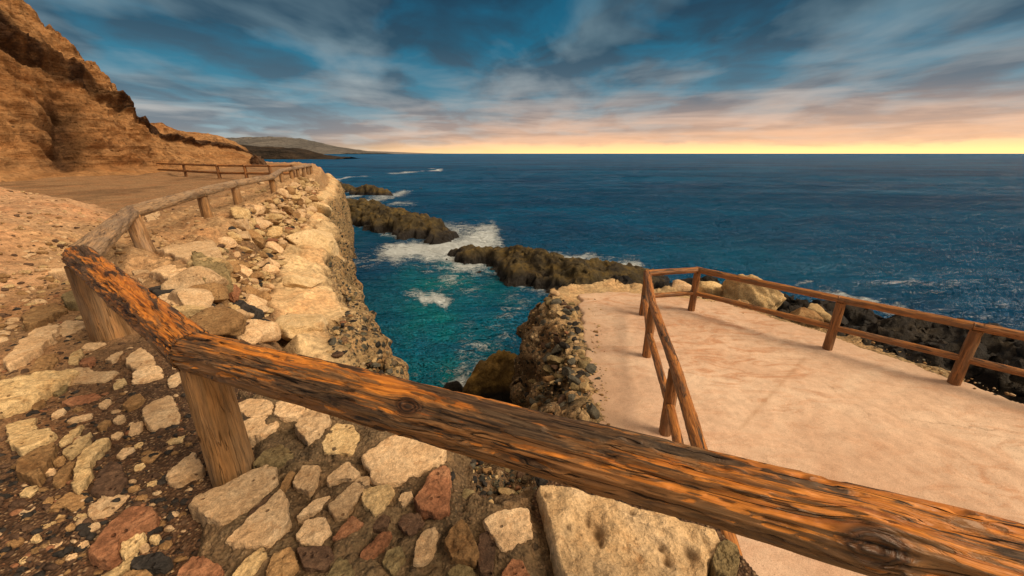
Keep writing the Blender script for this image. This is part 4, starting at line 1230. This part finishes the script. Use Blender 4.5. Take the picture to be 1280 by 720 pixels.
CHIPS = []
_tr = 0
while len(CHIPS) < 34 and _tr < 4000:
    _tr += 1
    px = random.uniform(20, 230); py = random.uniform(440, 700)
    r = random.uniform(5, 12)
    if any(sdist(pl, np.array([px]), np.array([py]))[0] < r + 2 for pl, *_ in LOOSE): continue
    if px > 195 and py > 520: continue
    if any(math.hypot(px - a, py - b) < r + c + 3 for a, b, c in CHIPS): continue
    CHIPS.append((px, py, r))
    n = random.randint(5, 7); th = random.uniform(0, 6)
    poly = []
    for k in range(n):
        a = th + 2 * PI * k / n + random.uniform(-.25, .25)
        u, v = r * 1.5 * math.cos(a) * random.uniform(.8, 1.1), r * 0.62 * math.sin(a) * random.uniform(.8, 1.1)
        poly.append((px + u * 0.9 + v * 0.3, py - u * 0.42 + v))
    top_stone('stone_chip', poly, random.choice([PALE, PALE, CREAM, OCHRE]), random.uniform(.03, .06), 'small flat tan chip half sunk in the dark gravel between the larger loose stones', 1200 + len(CHIPS) * 3,
              group='small chips in the dark gravel', cat='stone chip')

# olive boulder on the left, half sunk in the path
def boulder(name, px, py, z, size, rot, mat, label, seed, sub=4, planes=8, rough=0.12, round_=0.0):
    p = at(px, py, z)
    V, f = rock_verts(size, seed, sub, planes, rough, round_)
    o = mesh_obj(name, V, f, mat, loc=(p[0], p[1], z))
    o.rotation_euler = rot
    return tag(o, label, 'boulder')


boulder('boulder', 22, 333, 0.02, (0.75, 0.5, 0.42), (0, 0, 0.35), OLIVE, 'smooth olive brown boulder half sunk at the edge of the path', 501, round_=0.1)
boulder('boulder', 932, 377, PLAT - 0.3, (0.95, 0.48, 0.8), (0.1, 0.42, -0.6), CREAM, 'big pale angular boulder behind the platform railing, before the black rocks', 515, 5, 16, 0.2, -0.1)
boulder('boulder', 854, 366, PLAT - 0.2, (0.5, 0.3, 0.36), (0, 0, -0.1), PALE, 'smaller peach boulder behind the railing, left of the big pale one', 522, 4, 8, 0.15)
boulder('boulder', 1000, 398, PLAT - 0.2, (0.42, 0.25, 0.3), (0, 0, -0.6), OCHRE, 'small dull stone on the rim just right of the big pale boulder', 532, 4)
boulder('boulder', 1020, 397, PLAT - 0.25, (0.4, 0.3, 0.35), (0, 0.2, -0.7), CREAM, 'cream stone on the rim nearest the middle railing post', 542, 4)
boulder('boulder', 885, 363, PLAT - 0.15, (0.5, 0.25, 0.25), (0, 0, -0.2), CREAM, 'low cream stone filling the gap between the peach and big pale boulders', 552, 4)

boulder('rock_outcrop', 322, 213, -0.6, (2.6, 2.0, 1.9), (0.2, 0.1, 0.4), CLIFF_DARK, 'dark rough outcrop at the seaward tip of the tan cliff, behind the far fence', 562, 5, 12, 0.3, -0.1)
for i, (px, py, hw, sx, lb) in enumerate([
        (402, 303, 40, 1.5, 'largest smooth pale rock on the sea cliff, right of the rubble wall'),
        (380, 352, 30, 1.3, 'wedge of pale sandstone below the largest smooth rock on the sea cliff'),
        (378, 404, 36, 1.3, 'broad pale sandstone hump just above the near log on the sea cliff'),
        (424, 330, 17, 1.2, 'small pale overhanging rock at the outer lip of the sea cliff'),
        (398, 262, 20, 1.5, 'far pale rock high on the sea cliff under the last fence posts')]):
    q = hit(px, py)
    dep = q[1] * CP - (q[2] - EYE) * SP
    w = hw * dep / FPX
    V, f = rock_verts((w * sx, w * 0.85, w * 0.5), 570 + i * 3, 5, 7, 0.07, 0.02)
    o = mesh_obj('boulder', V, f, SLAB, loc=q + np.array([-0.1 * w, 0, -w * 0.1]))
    o.rotation_euler = (0.12, 0.22, 1.98 + 0.2 * (i % 3 - 1))
    tag(o, lb, 'boulder')
# large dressed block at the wall end
Vb, Fb, cb = slab_mesh([at(x, y, 0.10)[:2] for x, y in [(672, 602), (684, 599), (756, 619), (896, 660), (909, 684), (886, 703), (884, 745), (720, 752), (704, 720), (696, 693), (679, 633)]], 0.34, 610, rough=0.35, dens=160, sink=0.1, fine=True)
Vb[:, 2] += 0.10
# weather pits in the top of the block
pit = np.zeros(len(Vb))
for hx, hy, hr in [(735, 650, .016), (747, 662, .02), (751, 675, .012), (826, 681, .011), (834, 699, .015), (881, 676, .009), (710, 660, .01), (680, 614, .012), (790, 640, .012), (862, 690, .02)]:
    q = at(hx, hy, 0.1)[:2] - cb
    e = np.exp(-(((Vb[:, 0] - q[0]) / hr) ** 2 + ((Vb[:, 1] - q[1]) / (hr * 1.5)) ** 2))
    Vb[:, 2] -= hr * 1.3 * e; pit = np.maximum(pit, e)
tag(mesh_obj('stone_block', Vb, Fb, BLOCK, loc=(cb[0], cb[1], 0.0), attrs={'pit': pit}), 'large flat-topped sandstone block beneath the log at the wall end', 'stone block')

# masonry at the head of the wall: mortar bed with stones set in it
MAS = [
    ([(294, 506), (312, 497), (340, 500), (340, 516), (312, 522), (298, 514)], PALE, .06),
    ([(300, 528), (312, 523), (338, 520), (350, 528), (328, 543), (306, 545)], PALE, .05),
    ([(341, 518), (346, 499), (386, 506), (382, 512), (370, 519), (356, 522)], PALE, .07),
    ([(368, 532), (380, 516), (394, 510), (415, 520), (400, 536), (384, 549), (376, 544)], PALE, .12),
    ([(314, 582), (330, 564), (352, 554), (367, 566), (348, 578), (336, 584)], OLIVE, .07),
    ([(404, 552), (418, 530), (440, 530), (450, 544), (442, 566), (404, 566)], CREAM, .03),
    ([(239, 630), (246, 620), (280, 606), (312, 588), (332, 581), (345, 583), (343, 602), (320, 620), (280, 652), (256, 644)], PALE, .07),
    ([(282, 674), (308, 648), (340, 622), (352, 611), (360, 628), (360, 650), (332, 678), (306, 680), (292, 676)], PALE, .06),
    ([(364, 604), (378, 582), (400, 582), (397, 598), (386, 613)], PALE, .06),
    ([(408, 596), (434, 575), (450, 591), (440, 598), (426, 598), (410, 606)], PALE, .06),
    ([(410, 632), (420, 622), (450, 594), (466, 594), (446, 624), (432, 644), (418, 646)], PALE, .05),
    ([(370, 647), (392, 624), (414, 618), (400, 636), (384, 642)], PALE, .035),
    ([(369, 668), (382, 650), (406, 646), (413, 662), (398, 680), (376, 678)], PALE, .05),
    ([(414, 674), (428, 656), (440, 643), (456, 654), (430, 672)], RED, .05),
    ([(288, 722), (304, 700), (328, 682), (334, 694), (312, 713), (298, 730)], CREAM, .05),
    ([(332, 714), (340, 692), (364, 682), (371, 702), (354, 724), (334, 730)], OCHRE, .06),
    ([(370, 684), (412, 682), (420, 697), (404, 711), (380, 709)], BROWN, .04),
    ([(406, 722), (422, 694), (434, 700), (445, 714), (440, 732), (408, 734)], OLIVE, .05),
    ([(445, 706), (452, 688), (476, 666), (489, 664), (482, 680), (456, 702)], RED, .05),
    ([(449, 572), (490, 543), (512, 547), (538, 556), (556, 560), (552, 570), (528, 585), (490, 604), (462, 600), (464, 582)], PALE, .07),
    ([(451, 618), (456, 609), (486, 604), (493, 614), (480, 634), (468, 643), (454, 630)], CREAM, .07),
    ([(497, 624), (502, 616), (514, 613), (517, 622), (504, 633)], PALE, .05),
    ([(528, 610), (536, 592), (554, 580), (562, 586), (561, 638), (544, 641), (524, 637), (518, 620)], RED, .10),
    ([(496, 654), (504, 642), (524, 641), (531, 655), (512, 669)], BROWN, .04),
    ([(517, 705), (519, 680), (530, 662), (544, 658), (548, 666), (540, 694)], PALE, .06),
    ([(554, 674), (562, 662), (576, 649), (585, 656), (599, 688), (594, 699), (566, 697)], OCHRE, .10),
    ([(477, 704), (484, 688), (500, 682), (507, 696), (492, 718)], OLIVE, .06),
    ([(603, 650), (620, 640), (660, 634), (667, 670), (652, 676), (630, 691), (620, 674)], PALE, .07),
    ([(626, 718), (640, 698), (652, 699), (664, 722), (650, 734), (630, 734)], RED, .06),
    ([(596, 692), (600, 664), (612, 662), (620, 680), (616, 714), (600, 716)], BROWN, .04),
    ([(460, 650), (474, 641), (488, 646), (484, 658), (466, 662)], BROWN, .03),
    ([(558, 716), (572, 704), (590, 708), (596, 724), (575, 734)], OLIVE, .04),
    ([(402, 742), (430, 736), (470, 738), (500, 726), (520, 722), (540, 740), (470, 760)], OCHRE, .03),
    ([(340, 742), (360, 732), (396, 728), (398, 752), (350, 764)], BROWN, .03),
    ([(890, 700), (897, 680), (910, 672), (922, 680), (926, 700), (912, 716), (896, 716)], OLIVE, .14),
    ([(352, 603), (362, 588), (370, 590), (356, 614), (346, 620)], OCHRE, .03),
    ([(310, 642), (336, 618), (344, 620), (322, 640), (308, 646)], BROWN, .025),
]
wall = empty('masonry_wall', (at(500, 640)[0], at(500, 640)[1], 0))
tag(wall, 'mortared rubble wall top with pale and red stones under the near log', 'wall')
wl_ = np.array(wall.location)


def mortar():
    poly = [tuple(at(x, y)[:2]) for x, y in [(300, 490), (420, 510), (470, 540), (556, 560), (566, 610), (620, 628), (668, 628), (690, 720), (720, 800), (300, 800), (240, 700), (262, 650), (330, 560)]]
    n = 340
    P = np.array(poly)
    X, Y = np.meshgrid(np.linspace(P[:, 0].min() - .1, P[:, 0].max() + .1, n), np.linspace(P[:, 1].min() - .1, P[:, 1].max() + .1, n), indexing='ij')
    d = sdist(poly, X + 0.06 * fbm(X * 5, Y * 5, 0, 3, 630), Y + 0.06 * fbm(X * 5, Y * 5, 3, 3, 631))
    f1, f2, cid = worley(X * 5.5, Y * 5.5, 0, 77)
    Z = 0.042 + 0.045 * (0.55 - f1) + 0.02 * fbm(X * 7, Y * 7, 0, 4, 632) + 0.018 * (cid - .5) + 0.008 * fbm(X * 30, Y * 30, 0, 3, 633)
    Z = Z - 0.12 * sstep(-0.06, 0.1, d)
    nn = fbm(X * 2.0, Y * 2.0, 0, 4, 635)
    C = np.zeros(X.shape + (3,)); C[:] = (0.15, 0.105, 0.062)
    w = sstep(-0.1, 0.5, nn)[..., None]
    C = C * (1 - w) + np.array((0.1, 0.072, 0.045)) * w
    w = (sstep(0.45, 0.75, cid) * 0.5)[..., None]
    C = C * (1 - w) + np.array((0.24, 0.165, 0.09)) * w
    K = np.zeros_like(C); K[:] = (0.55, 0.12, 0.8)
    V = np.stack([X, Y, Z], -1).reshape(-1, 3)
    F = grid_faces(n, n)
    keep = d.ravel()[F].min(1) < 0.12
    v, f, a = compact(V, F[keep], {'Col': C.reshape(-1, 3), 'msk': K.reshape(-1, 3)})
    mesh_obj('mortar_bed', v - wl_, f, LAND, parent=wall, attrs=a)


mortar()
for i, (pl, mt, h) in enumerate(MAS):
    z0 = 0.045; h = h * 0.45
    W = [at(x, y, z0 + h)[:2] for x, y in pl]
    V, F, c = slab_mesh(W, h, 700 + i * 5, tilt=(random.uniform(-.06, .06), random.uniform(-.06, .06)))
    V[:, 2] += h
    mesh_obj('stone', V, F, mt, parent=wall, loc=(c[0] - wl_[0], c[1] - wl_[1], z0))

# dry rubble wall down the cliff side of the fence
rub = empty('rubble_wall', (FP[0][0] + .5, FP[0][1], 0))
tag(rub, 'dry rubble wall of tan and dark stones below the cliff edge fence', 'wall')
rl = np.array(rub.location)
EXPL = [
    ([(196, 370), (246, 361), (249, 372), (230, 381), (208, 379)], PALE, .10), ([(184, 358), (236, 347), (245, 358), (216, 364), (196, 369)], BASALT, .06),
    ([(186, 340), (210, 330), (238, 330), (248, 346), (226, 343), (210, 346)], PALE, .12), ([(164, 339), (186, 338), (190, 342), (176, 351)], PALE, .06),
    ([(194, 311), (220, 300), (264, 296), (273, 312), (260, 325), (226, 325), (216, 318)], PALE, .16), ([(240, 316), (280, 328), (285, 337), (252, 345), (240, 332)], OLIVE, .2),
    ([(150, 352), (176, 354), (180, 364), (160, 362)], PALE, .05), ([(205, 384), (236, 382), (250, 394), (236, 402), (214, 396)], CREAM, .08),
]
for i, (pl, mt, h) in enumerate(EXPL):
    z0 = 0.0
    W = [at(x, y, z0 + h)[:2] for x, y in pl]
    V, F, c = slab_mesh(W, h, 900 + i * 5, tilt=(random.uniform(-.1, .1), random.uniform(-.1, .1)))
    V[:, 2] += h
    mesh_obj('stone', V, F, mt, parent=rub, loc=(c[0] - rl[0], c[1] - rl[1], z0))


def in_poly(poly, px, py):
    c = False; n = len(poly)
    for i in range(n):
        ax, ay = poly[i]; bx, by = poly[(i + 1) % n]
        if (ay > py) != (by > py) and px < ax + (py - ay) * (bx - ax) / (by - ay): c = not c
    return c


def rock_stack(name, region, count, smin, smax, mats, parts_first, parent, ploc, seed0, zoff=0.3, pw=2.2):
    """rocks lying on the slope inside the region; the largest become parts, the rest one mesh"""
    P = np.array(region); out = []
    tries = 0
    rg = np.random.default_rng(seed0)
    while len(out) < count and tries < count * 30:
        tries += 1
        px = rg.uniform(P[:, 0].min(), P[:, 0].max()); py = rg.uniform(P[:, 1].min(), P[:, 1].max())
        if not in_poly(region, px, py): continue
        q = hit(px, py)
        if q is None: continue
        depth = q[1] * CP - (q[2] - EYE) * SP
        s = rg.uniform(0, 1) ** pw * (smax - smin) + smin
        ok = True
        for (q2, s2, _, _) in out:
            if np.linalg.norm(q - q2) < 0.5 * (s + s2): ok = False; break
        if not ok: continue
        out.append((q, s, depth, rg.integers(1 << 30)))
    out.sort(key=lambda t: -t[1] / t[2])
    restV, restF, nv = {}, {}, {}
    for i, (q, s, dep, sd) in enumerate(out):
        r2 = np.random.default_rng(sd)
        size = np.array([s * r2.uniform(.9, 1.3), s * r2.uniform(.7, 1.0), s * r2.uniform(.45, .8)])
        mt = mats[r2.choice(len(mats), p=np.array([m[1] for m in mats]) / sum(m[1] for m in mats))][0]
        big = s / dep > 0.02
        if s > 0.15 and mt in (BASALT, BROWN): mt = PALE
        V, f = rock_verts(size, int(sd % 9999), 4 if big else (3 if s / dep > 0.009 else 2), 11, 0.14)
        ang = r2.uniform(0, 6.28); ca, sa = math.cos(ang), math.sin(ang)
        Rm = np.array([[ca, -sa, 0], [sa, ca, 0], [0, 0, 1]])
        tx = r2.uniform(-.35, .35); Rt = np.array([[1, 0, 0], [0, math.cos(tx), -math.sin(tx)], [0, math.sin(tx), math.cos(tx)]])
        V = V @ (Rm @ Rt).T
        pos = q + np.array([0, 0, size[2] * zoff])
        if i < parts_first:
            mesh_obj('stone', V, f, mt, parent=parent, loc=pos - ploc)
        else:
            k = mt.name
            restV.setdefault(k, []).append(V + pos - ploc); restF.setdefault(k, []).append(f + nv.get(k, 0)); nv[k] = nv.get(k, 0) + len(V)
    return restV, restF


STM = {m.name: m for m in (PALE, CREAM, OCHRE, RED, BROWN, OLIVE, BASALT, GREYP)}


def multi_mesh(name, restV, restF, parent=None, loc=None):
    """one mesh with a material slot per stone kind"""
    V, F, mi, off = [], [], [], 0
    keys = list(restV)
    for s, k in enumerate(keys):
        v = np.concatenate(restV[k]); f = np.concatenate(restF[k])
        V.append(v); F.append(f + off); mi.append(np.full(len(f), s)); off += len(v)
    if not V: return None
    o = mesh_obj(name, np.concatenate(V), np.concatenate(F), STM[keys[0]], parent=parent, loc=loc)
    for k in keys[1:]: o.data.materials.append(STM[k])
    o.data.polygons.foreach_set('material_index', np.concatenate(mi).astype(np.int32))
    return o


RUBREG = [(215, 395), (250, 340), (285, 300), (300, 270), (330, 258), (352, 243), (372, 230), (392, 224), (400, 240), (394, 260), (376, 285), (358, 305), (345, 330), (334, 370), (330, 425), (300, 428), (255, 410)]
rv, rf = rock_stack('stone', RUBREG, 1300, 0.05, 0.34, [(PALE, 5), (CREAM, 4), (OCHRE, 2.6), (RED, .25), (BROWN, .3), (BASALT, .45), (OLIVE, .12)], 88, rub, rl, 5, 0.5, 1.7)
for i, (px, py, s) in enumerate([(296, 384, .12), (308, 400, .2), (325, 411, .13), (254, 383, .12), (288, 415, .1), (334, 325, .13)]):
    q = hit(px, py)
    V, f = rock_verts((s * 1.1, s * .9, s * .8), 60 + i, 4, 8, .16, .08)
    mesh_obj('stone', V, f, BASALT, parent=rub, loc=q + np.array([0, 0, s * .25]) - rl)
ro = multi_mesh('small_stones', rv, rf, rub)
if ro: ro['kind'] = 'stuff'

# pebbles bedded in the conglomerate and in the rubble under the platform
nul = empty('tmp'); nuloc = np.zeros(3)
bpy.data.objects.remove(nul)
allV, allF = {}, {}
def merge(rv, rf):
    for k in rv:
        base = sum(len(v) for v in allV.get(k, []))
        allV.setdefault(k, []); allF.setdefault(k, [])
        cur = base
        vv = np.concatenate(rv[k]); ff = np.concatenate(rf[k])
        allV[k].append(vv); allF[k].append(ff + base)
PM = [(BASALT, 1.6), (GREYP, 2.6), (OLIVE, 2), (BROWN, 1), (CREAM, 2.2), (OCHRE, 1.6), (RED, .3)]
merge(*rock_stack('p', [(408, 440), (425, 395), (440, 350), (440, 300), (450, 300), (470, 345), (495, 420), (505, 475), (440, 462)], 400, 0.02, 0.085, PM, 0, None, nuloc, 6, 0.1))
merge(*rock_stack('p', [(655, 400), (690, 365), (722, 385), (740, 430), (740, 520), (700, 525), (650, 505), (668, 470)], 330, 0.02, 0.17, PM + [(PALE, 1)], 0, None, nuloc, 7, 0.1))
merge(*rock_stack('p', [(560, 562), (590, 575), (690, 605), (660, 625), (575, 640), (564, 620)], 130, 0.012, 0.09, PM, 0, None, nuloc, 9, 0.1))
rg_ = np.random.default_rng(21)
for k in range(260):
    t = rg_.uniform()
    if k < 130:
        px, py = 735 + 12 * t + abs(rg_.normal()) * 9, 372 + 160 * t
    else:
        px, py = 900 + 370 * t - abs(rg_.normal()) * 16, 374 + 120 * t ** 1.25
    q = at(px, py, PLAT + 0.005)
    s_ = 0.006 + 0.03 * rg_.uniform() ** 3
    V, f = rock_verts((s_ * 1.2, s_, s_ * .7), int(rg_.integers(9999)), 2, 7, .15)
    mt = [PALE, CREAM, OCHRE, GREYP][rg_.integers(4)]
    merge({mt.name: [V + q]}, {mt.name: [f]})
tag(multi_mesh('pebbles', allV, allF), kind='stuff')

# gravel on the dark soil
def gravel():
    rv, rf, nv = {}, {}, {}
    mats = [(BASALT, 5), (BROWN, 5), (OCHRE, 2), (PALE, 1.2), (RED, 1)]
    reg = [(-40, 430), (60, 400), (140, 420), (330, 540), (360, 600), (300, 660), (240, 740), (-60, 760)]
    reg2 = [(-20, 350), (100, 345), (150, 400), (60, 420), (-20, 440)]
    rg = np.random.default_rng(3)
    pw = np.array([m[1] for m in mats]); pw = pw / pw.sum()
    n = 0
    while n < 2600:
        px = rg.uniform(-60, 370); py = rg.uniform(345, 760)
        inr = in_poly(reg, px, py)
        if not inr and not (in_poly(reg2, px, py) and rg.uniform() < .3): continue
        p = at(px, py, 0.0)
        p[2] = float(ground_at(p[0], p[1]))
        s = 0.004 + 0.022 * rg.uniform() ** 3.2
        if not inr: s *= 1.4
        mt = mats[rg.choice(len(mats), p=pw)][0]
        V, f = rock_verts((s * rg.uniform(.9, 1.5), s * rg.uniform(.7, 1), s * rg.uniform(.5, .8)), int(rg.integers(9999)), 1 if s < .012 else 2, 6, .15)
        k = mt.name
        rv.setdefault(k, []).append(V + p); rf.setdefault(k, []).append(f + nv.get(k, 0)); nv[k] = nv.get(k, 0) + len(V)
        n += 1
    reg3 = [(-40, 300), (0, 235), (160, 262), (240, 236), (330, 222), (340, 240), (230, 300), (160, 330), (100, 420), (-40, 430)]
    n = 0
    while n < 1000:
        px = rg.uniform(-60, 370); py = rg.uniform(218, 430)
        if not in_poly(reg3, px, py): continue
        q = hit(px, py)
        if q is None: continue
        s = (0.012 + 0.05 * rg.uniform() ** 3) * max(1.0, q[1] / 9) * (1.7 if q[1] > 14 else 1.0)
        mt = [PALE, OCHRE, BROWN, CREAM][rg.choice(4, p=[.4, .3, .15, .15])]
        V, f = rock_verts((s * rg.uniform(.9, 1.5), s * rg.uniform(.7, 1), s * rg.uniform(.5, .8)), int(rg.integers(9999)), 2, 7, .15)
        k = mt.name
        rv.setdefault(k, []).append(V + q); rf.setdefault(k, []).append(f + nv.get(k, 0)); nv[k] = nv.get(k, 0) + len(V)
        n += 1
    tag(multi_mesh('gravel', rv, rf), kind='stuff')


gravel()

# ------------------------------------------------------------------ sky and light
SUN_AZ = math.radians(112)    # clockwise from +Y: off to the right and a little behind the view
SUN_EL = math.radians(40)
world = bpy.data.worlds.new('World')
scene.world = world
world.use_nodes = True
W = Mat.__new__(Mat)
W.nt = world.node_tree
W.nt.nodes.clear()
W.out = W.nt.nodes.new('ShaderNodeOutputWorld')
dirv = W.n('TexCoord').outputs['Generated']
sx = W.n('SeparateXYZ', {0: dirv})
ex, ey, ez = sx.outputs
ezp = W.math('MAXIMUM', ez, 0.0)
sky = W.n('TexSky', sky_type='NISHITA', sun_disc=False, sun_elevation=SUN_EL, sun_rotation=SUN_AZ)
bg1 = W.n('Background', {0: sky.outputs[0], 1: 0.05})
den = W.math('ADD', ezp, 0.15)
pxn = W.math('DIVIDE', ex, den); pyn = W.math('DIVIDE', ey, den)
pc = W.n('CombineXYZ', {0: pxn, 1: pyn, 2: 0.0}).outputs[0]
pr = W.mapping(pc, (1.0, 0.62, 1.0), rot=(0, 0, 0.42))
deck = W.noise(pr, 1.25, 5, 0.5, 0.3).outputs[0]
brk = W.noise(W.mapping(pc, (1.0, 0.8, 1.0), (3.1, 5.2, 0), (0, 0, 0.3)), 1.9, 5, 0.52, 0.3).outputs[0]
strk = W.noise(W.mapping(dirv, (3.0, 3.0, 30.0), (0, 2, 0), (0, 0.05, 0)), 1.0, 6, 0.56, 0.4).outputs[0]
low = W.ramp(ezp, [(0.07, 0.8), (0.19, 0.0)])
deck = W.n('Mix', {0: low, 2: deck, 3: strk}, data_type='FLOAT').outputs[0]
right = W.ramp(W.math('ADD', W.math('MULTIPLY', ex, 0.5), 0.5), [(0.25, 0.0), (0.5, 0.75), (0.8, 1.0)])
hi_fill = [(0.42, (0.03, 0.08, 0.12)), (0.62, (0.12, 0.15, 0.17)), (0.8, (0.8, 0.58, 0.36)), (1.0, (1.1, 0.78, 0.46))]  # upper sky out of view, its warm zenith added to light the land
blue = W.ramp(ezp, [(0.0, (0.34, 0.36, 0.35)), (0.05, (0.22, 0.33, 0.38)), (0.12, (0.03, 0.19, 0.28)), (0.22, (0.0, 0.115, 0.2)), (0.31, (0.0, 0.095, 0.175))] + hi_fill)
dkc = W.ramp(ezp, [(0.0, (0.3, 0.24, 0.2)), (0.05, (0.15, 0.17, 0.2)), (0.12, (0.05, 0.11, 0.155)), (0.22, (0.012, 0.052, 0.085)), (0.31, (0.002, 0.026, 0.052))] + hi_fill)
lit = W.ramp(ezp, [(0.0, (0.6, 0.48, 0.38)), (0.05, (0.52, 0.46, 0.42)), (0.12, (0.3, 0.34, 0.35)), (0.22, (0.17, 0.25, 0.285)), (0.31, (0.125, 0.21, 0.25))] + hi_fill)
cl = W.mix(W.ramp(brk, [(0.40, 0.85), (0.56, 0.0)]), dkc, blue)
cl = W.mix(W.ramp(deck, [(0.47, 0.0), (0.7, 1.0)]), cl, lit)
cl = W.mix(W.ramp(deck, [(0.33, 0.85), (0.46, 0.0)]), cl, dkc)
# low sunset warmth on the underside of the deck, stronger to the right
warm = W.math('MULTIPLY', W.ramp(ezp, [(0.0, 0.9), (0.04, 0.6), (0.08, 0.24), (0.14, 0.05), (0.22, 0.0)]), W.math('MULTIPLY', right, W.ramp(deck, [(0.36, 0.35), (0.58, 1.0)])))
cl = W.mix(warm, cl, (0.95, 0.47, 0.24))
# clear strip along the horizon, brightest to the right where the sun went down
wav = W.math('ADD', ezp, W.math('MULTIPLY', W.math('SUBTRACT', W.noise(W.mapping(dirv, (9.0, 9.0, 40.0)), 1.0, 6, 0.62, 0.3).outputs[0], 0.5), 0.045))
strip = W.ramp(wav, [(0.0, 1.0), (0.016, 0.95), (0.026, 0.4), (0.05, 0.2), (0.11, 0.0)])
glow = W.mix(W.ramp(ezp, [(0.0, 0.0), (0.025, 1.0)]), (1.6, 0.98, 0.34), (1.05, 0.6, 0.32))
cl = W.mix(W.math('MULTIPLY', strip, right), cl, glow)
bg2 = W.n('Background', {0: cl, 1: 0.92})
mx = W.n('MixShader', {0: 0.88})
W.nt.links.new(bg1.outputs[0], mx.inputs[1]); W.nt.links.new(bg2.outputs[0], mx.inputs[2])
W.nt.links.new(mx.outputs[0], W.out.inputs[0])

sun_d = bpy.data.lights.new('sun', 'SUN')
sun_d.energy = 3.0
sun_d.angle = math.radians(28)
sun_d.color = (1.0, 0.78, 0.52)
sun = bpy.data.objects.new('sun', sun_d)
COL.objects.link(sun)
sv = Vector((math.sin(SUN_AZ) * math.cos(SUN_EL), math.cos(SUN_AZ) * math.cos(SUN_EL), math.sin(SUN_EL)))
sun.rotation_euler = (-sv).to_track_quat('-Z', 'Y').to_euler()
sun.location = (30, 10, 30)

scene.view_settings.view_transform = 'Standard'
scene.view_settings.look = 'None'
scene.view_settings.exposure = 0.45
scene.view_settings.gamma = 1.0
scene.view_settings.use_curve_mapping = False
scene.render.engine = 'CYCLES'
scene.cycles.use_denoising = True
scene.cycles.max_bounces = 6
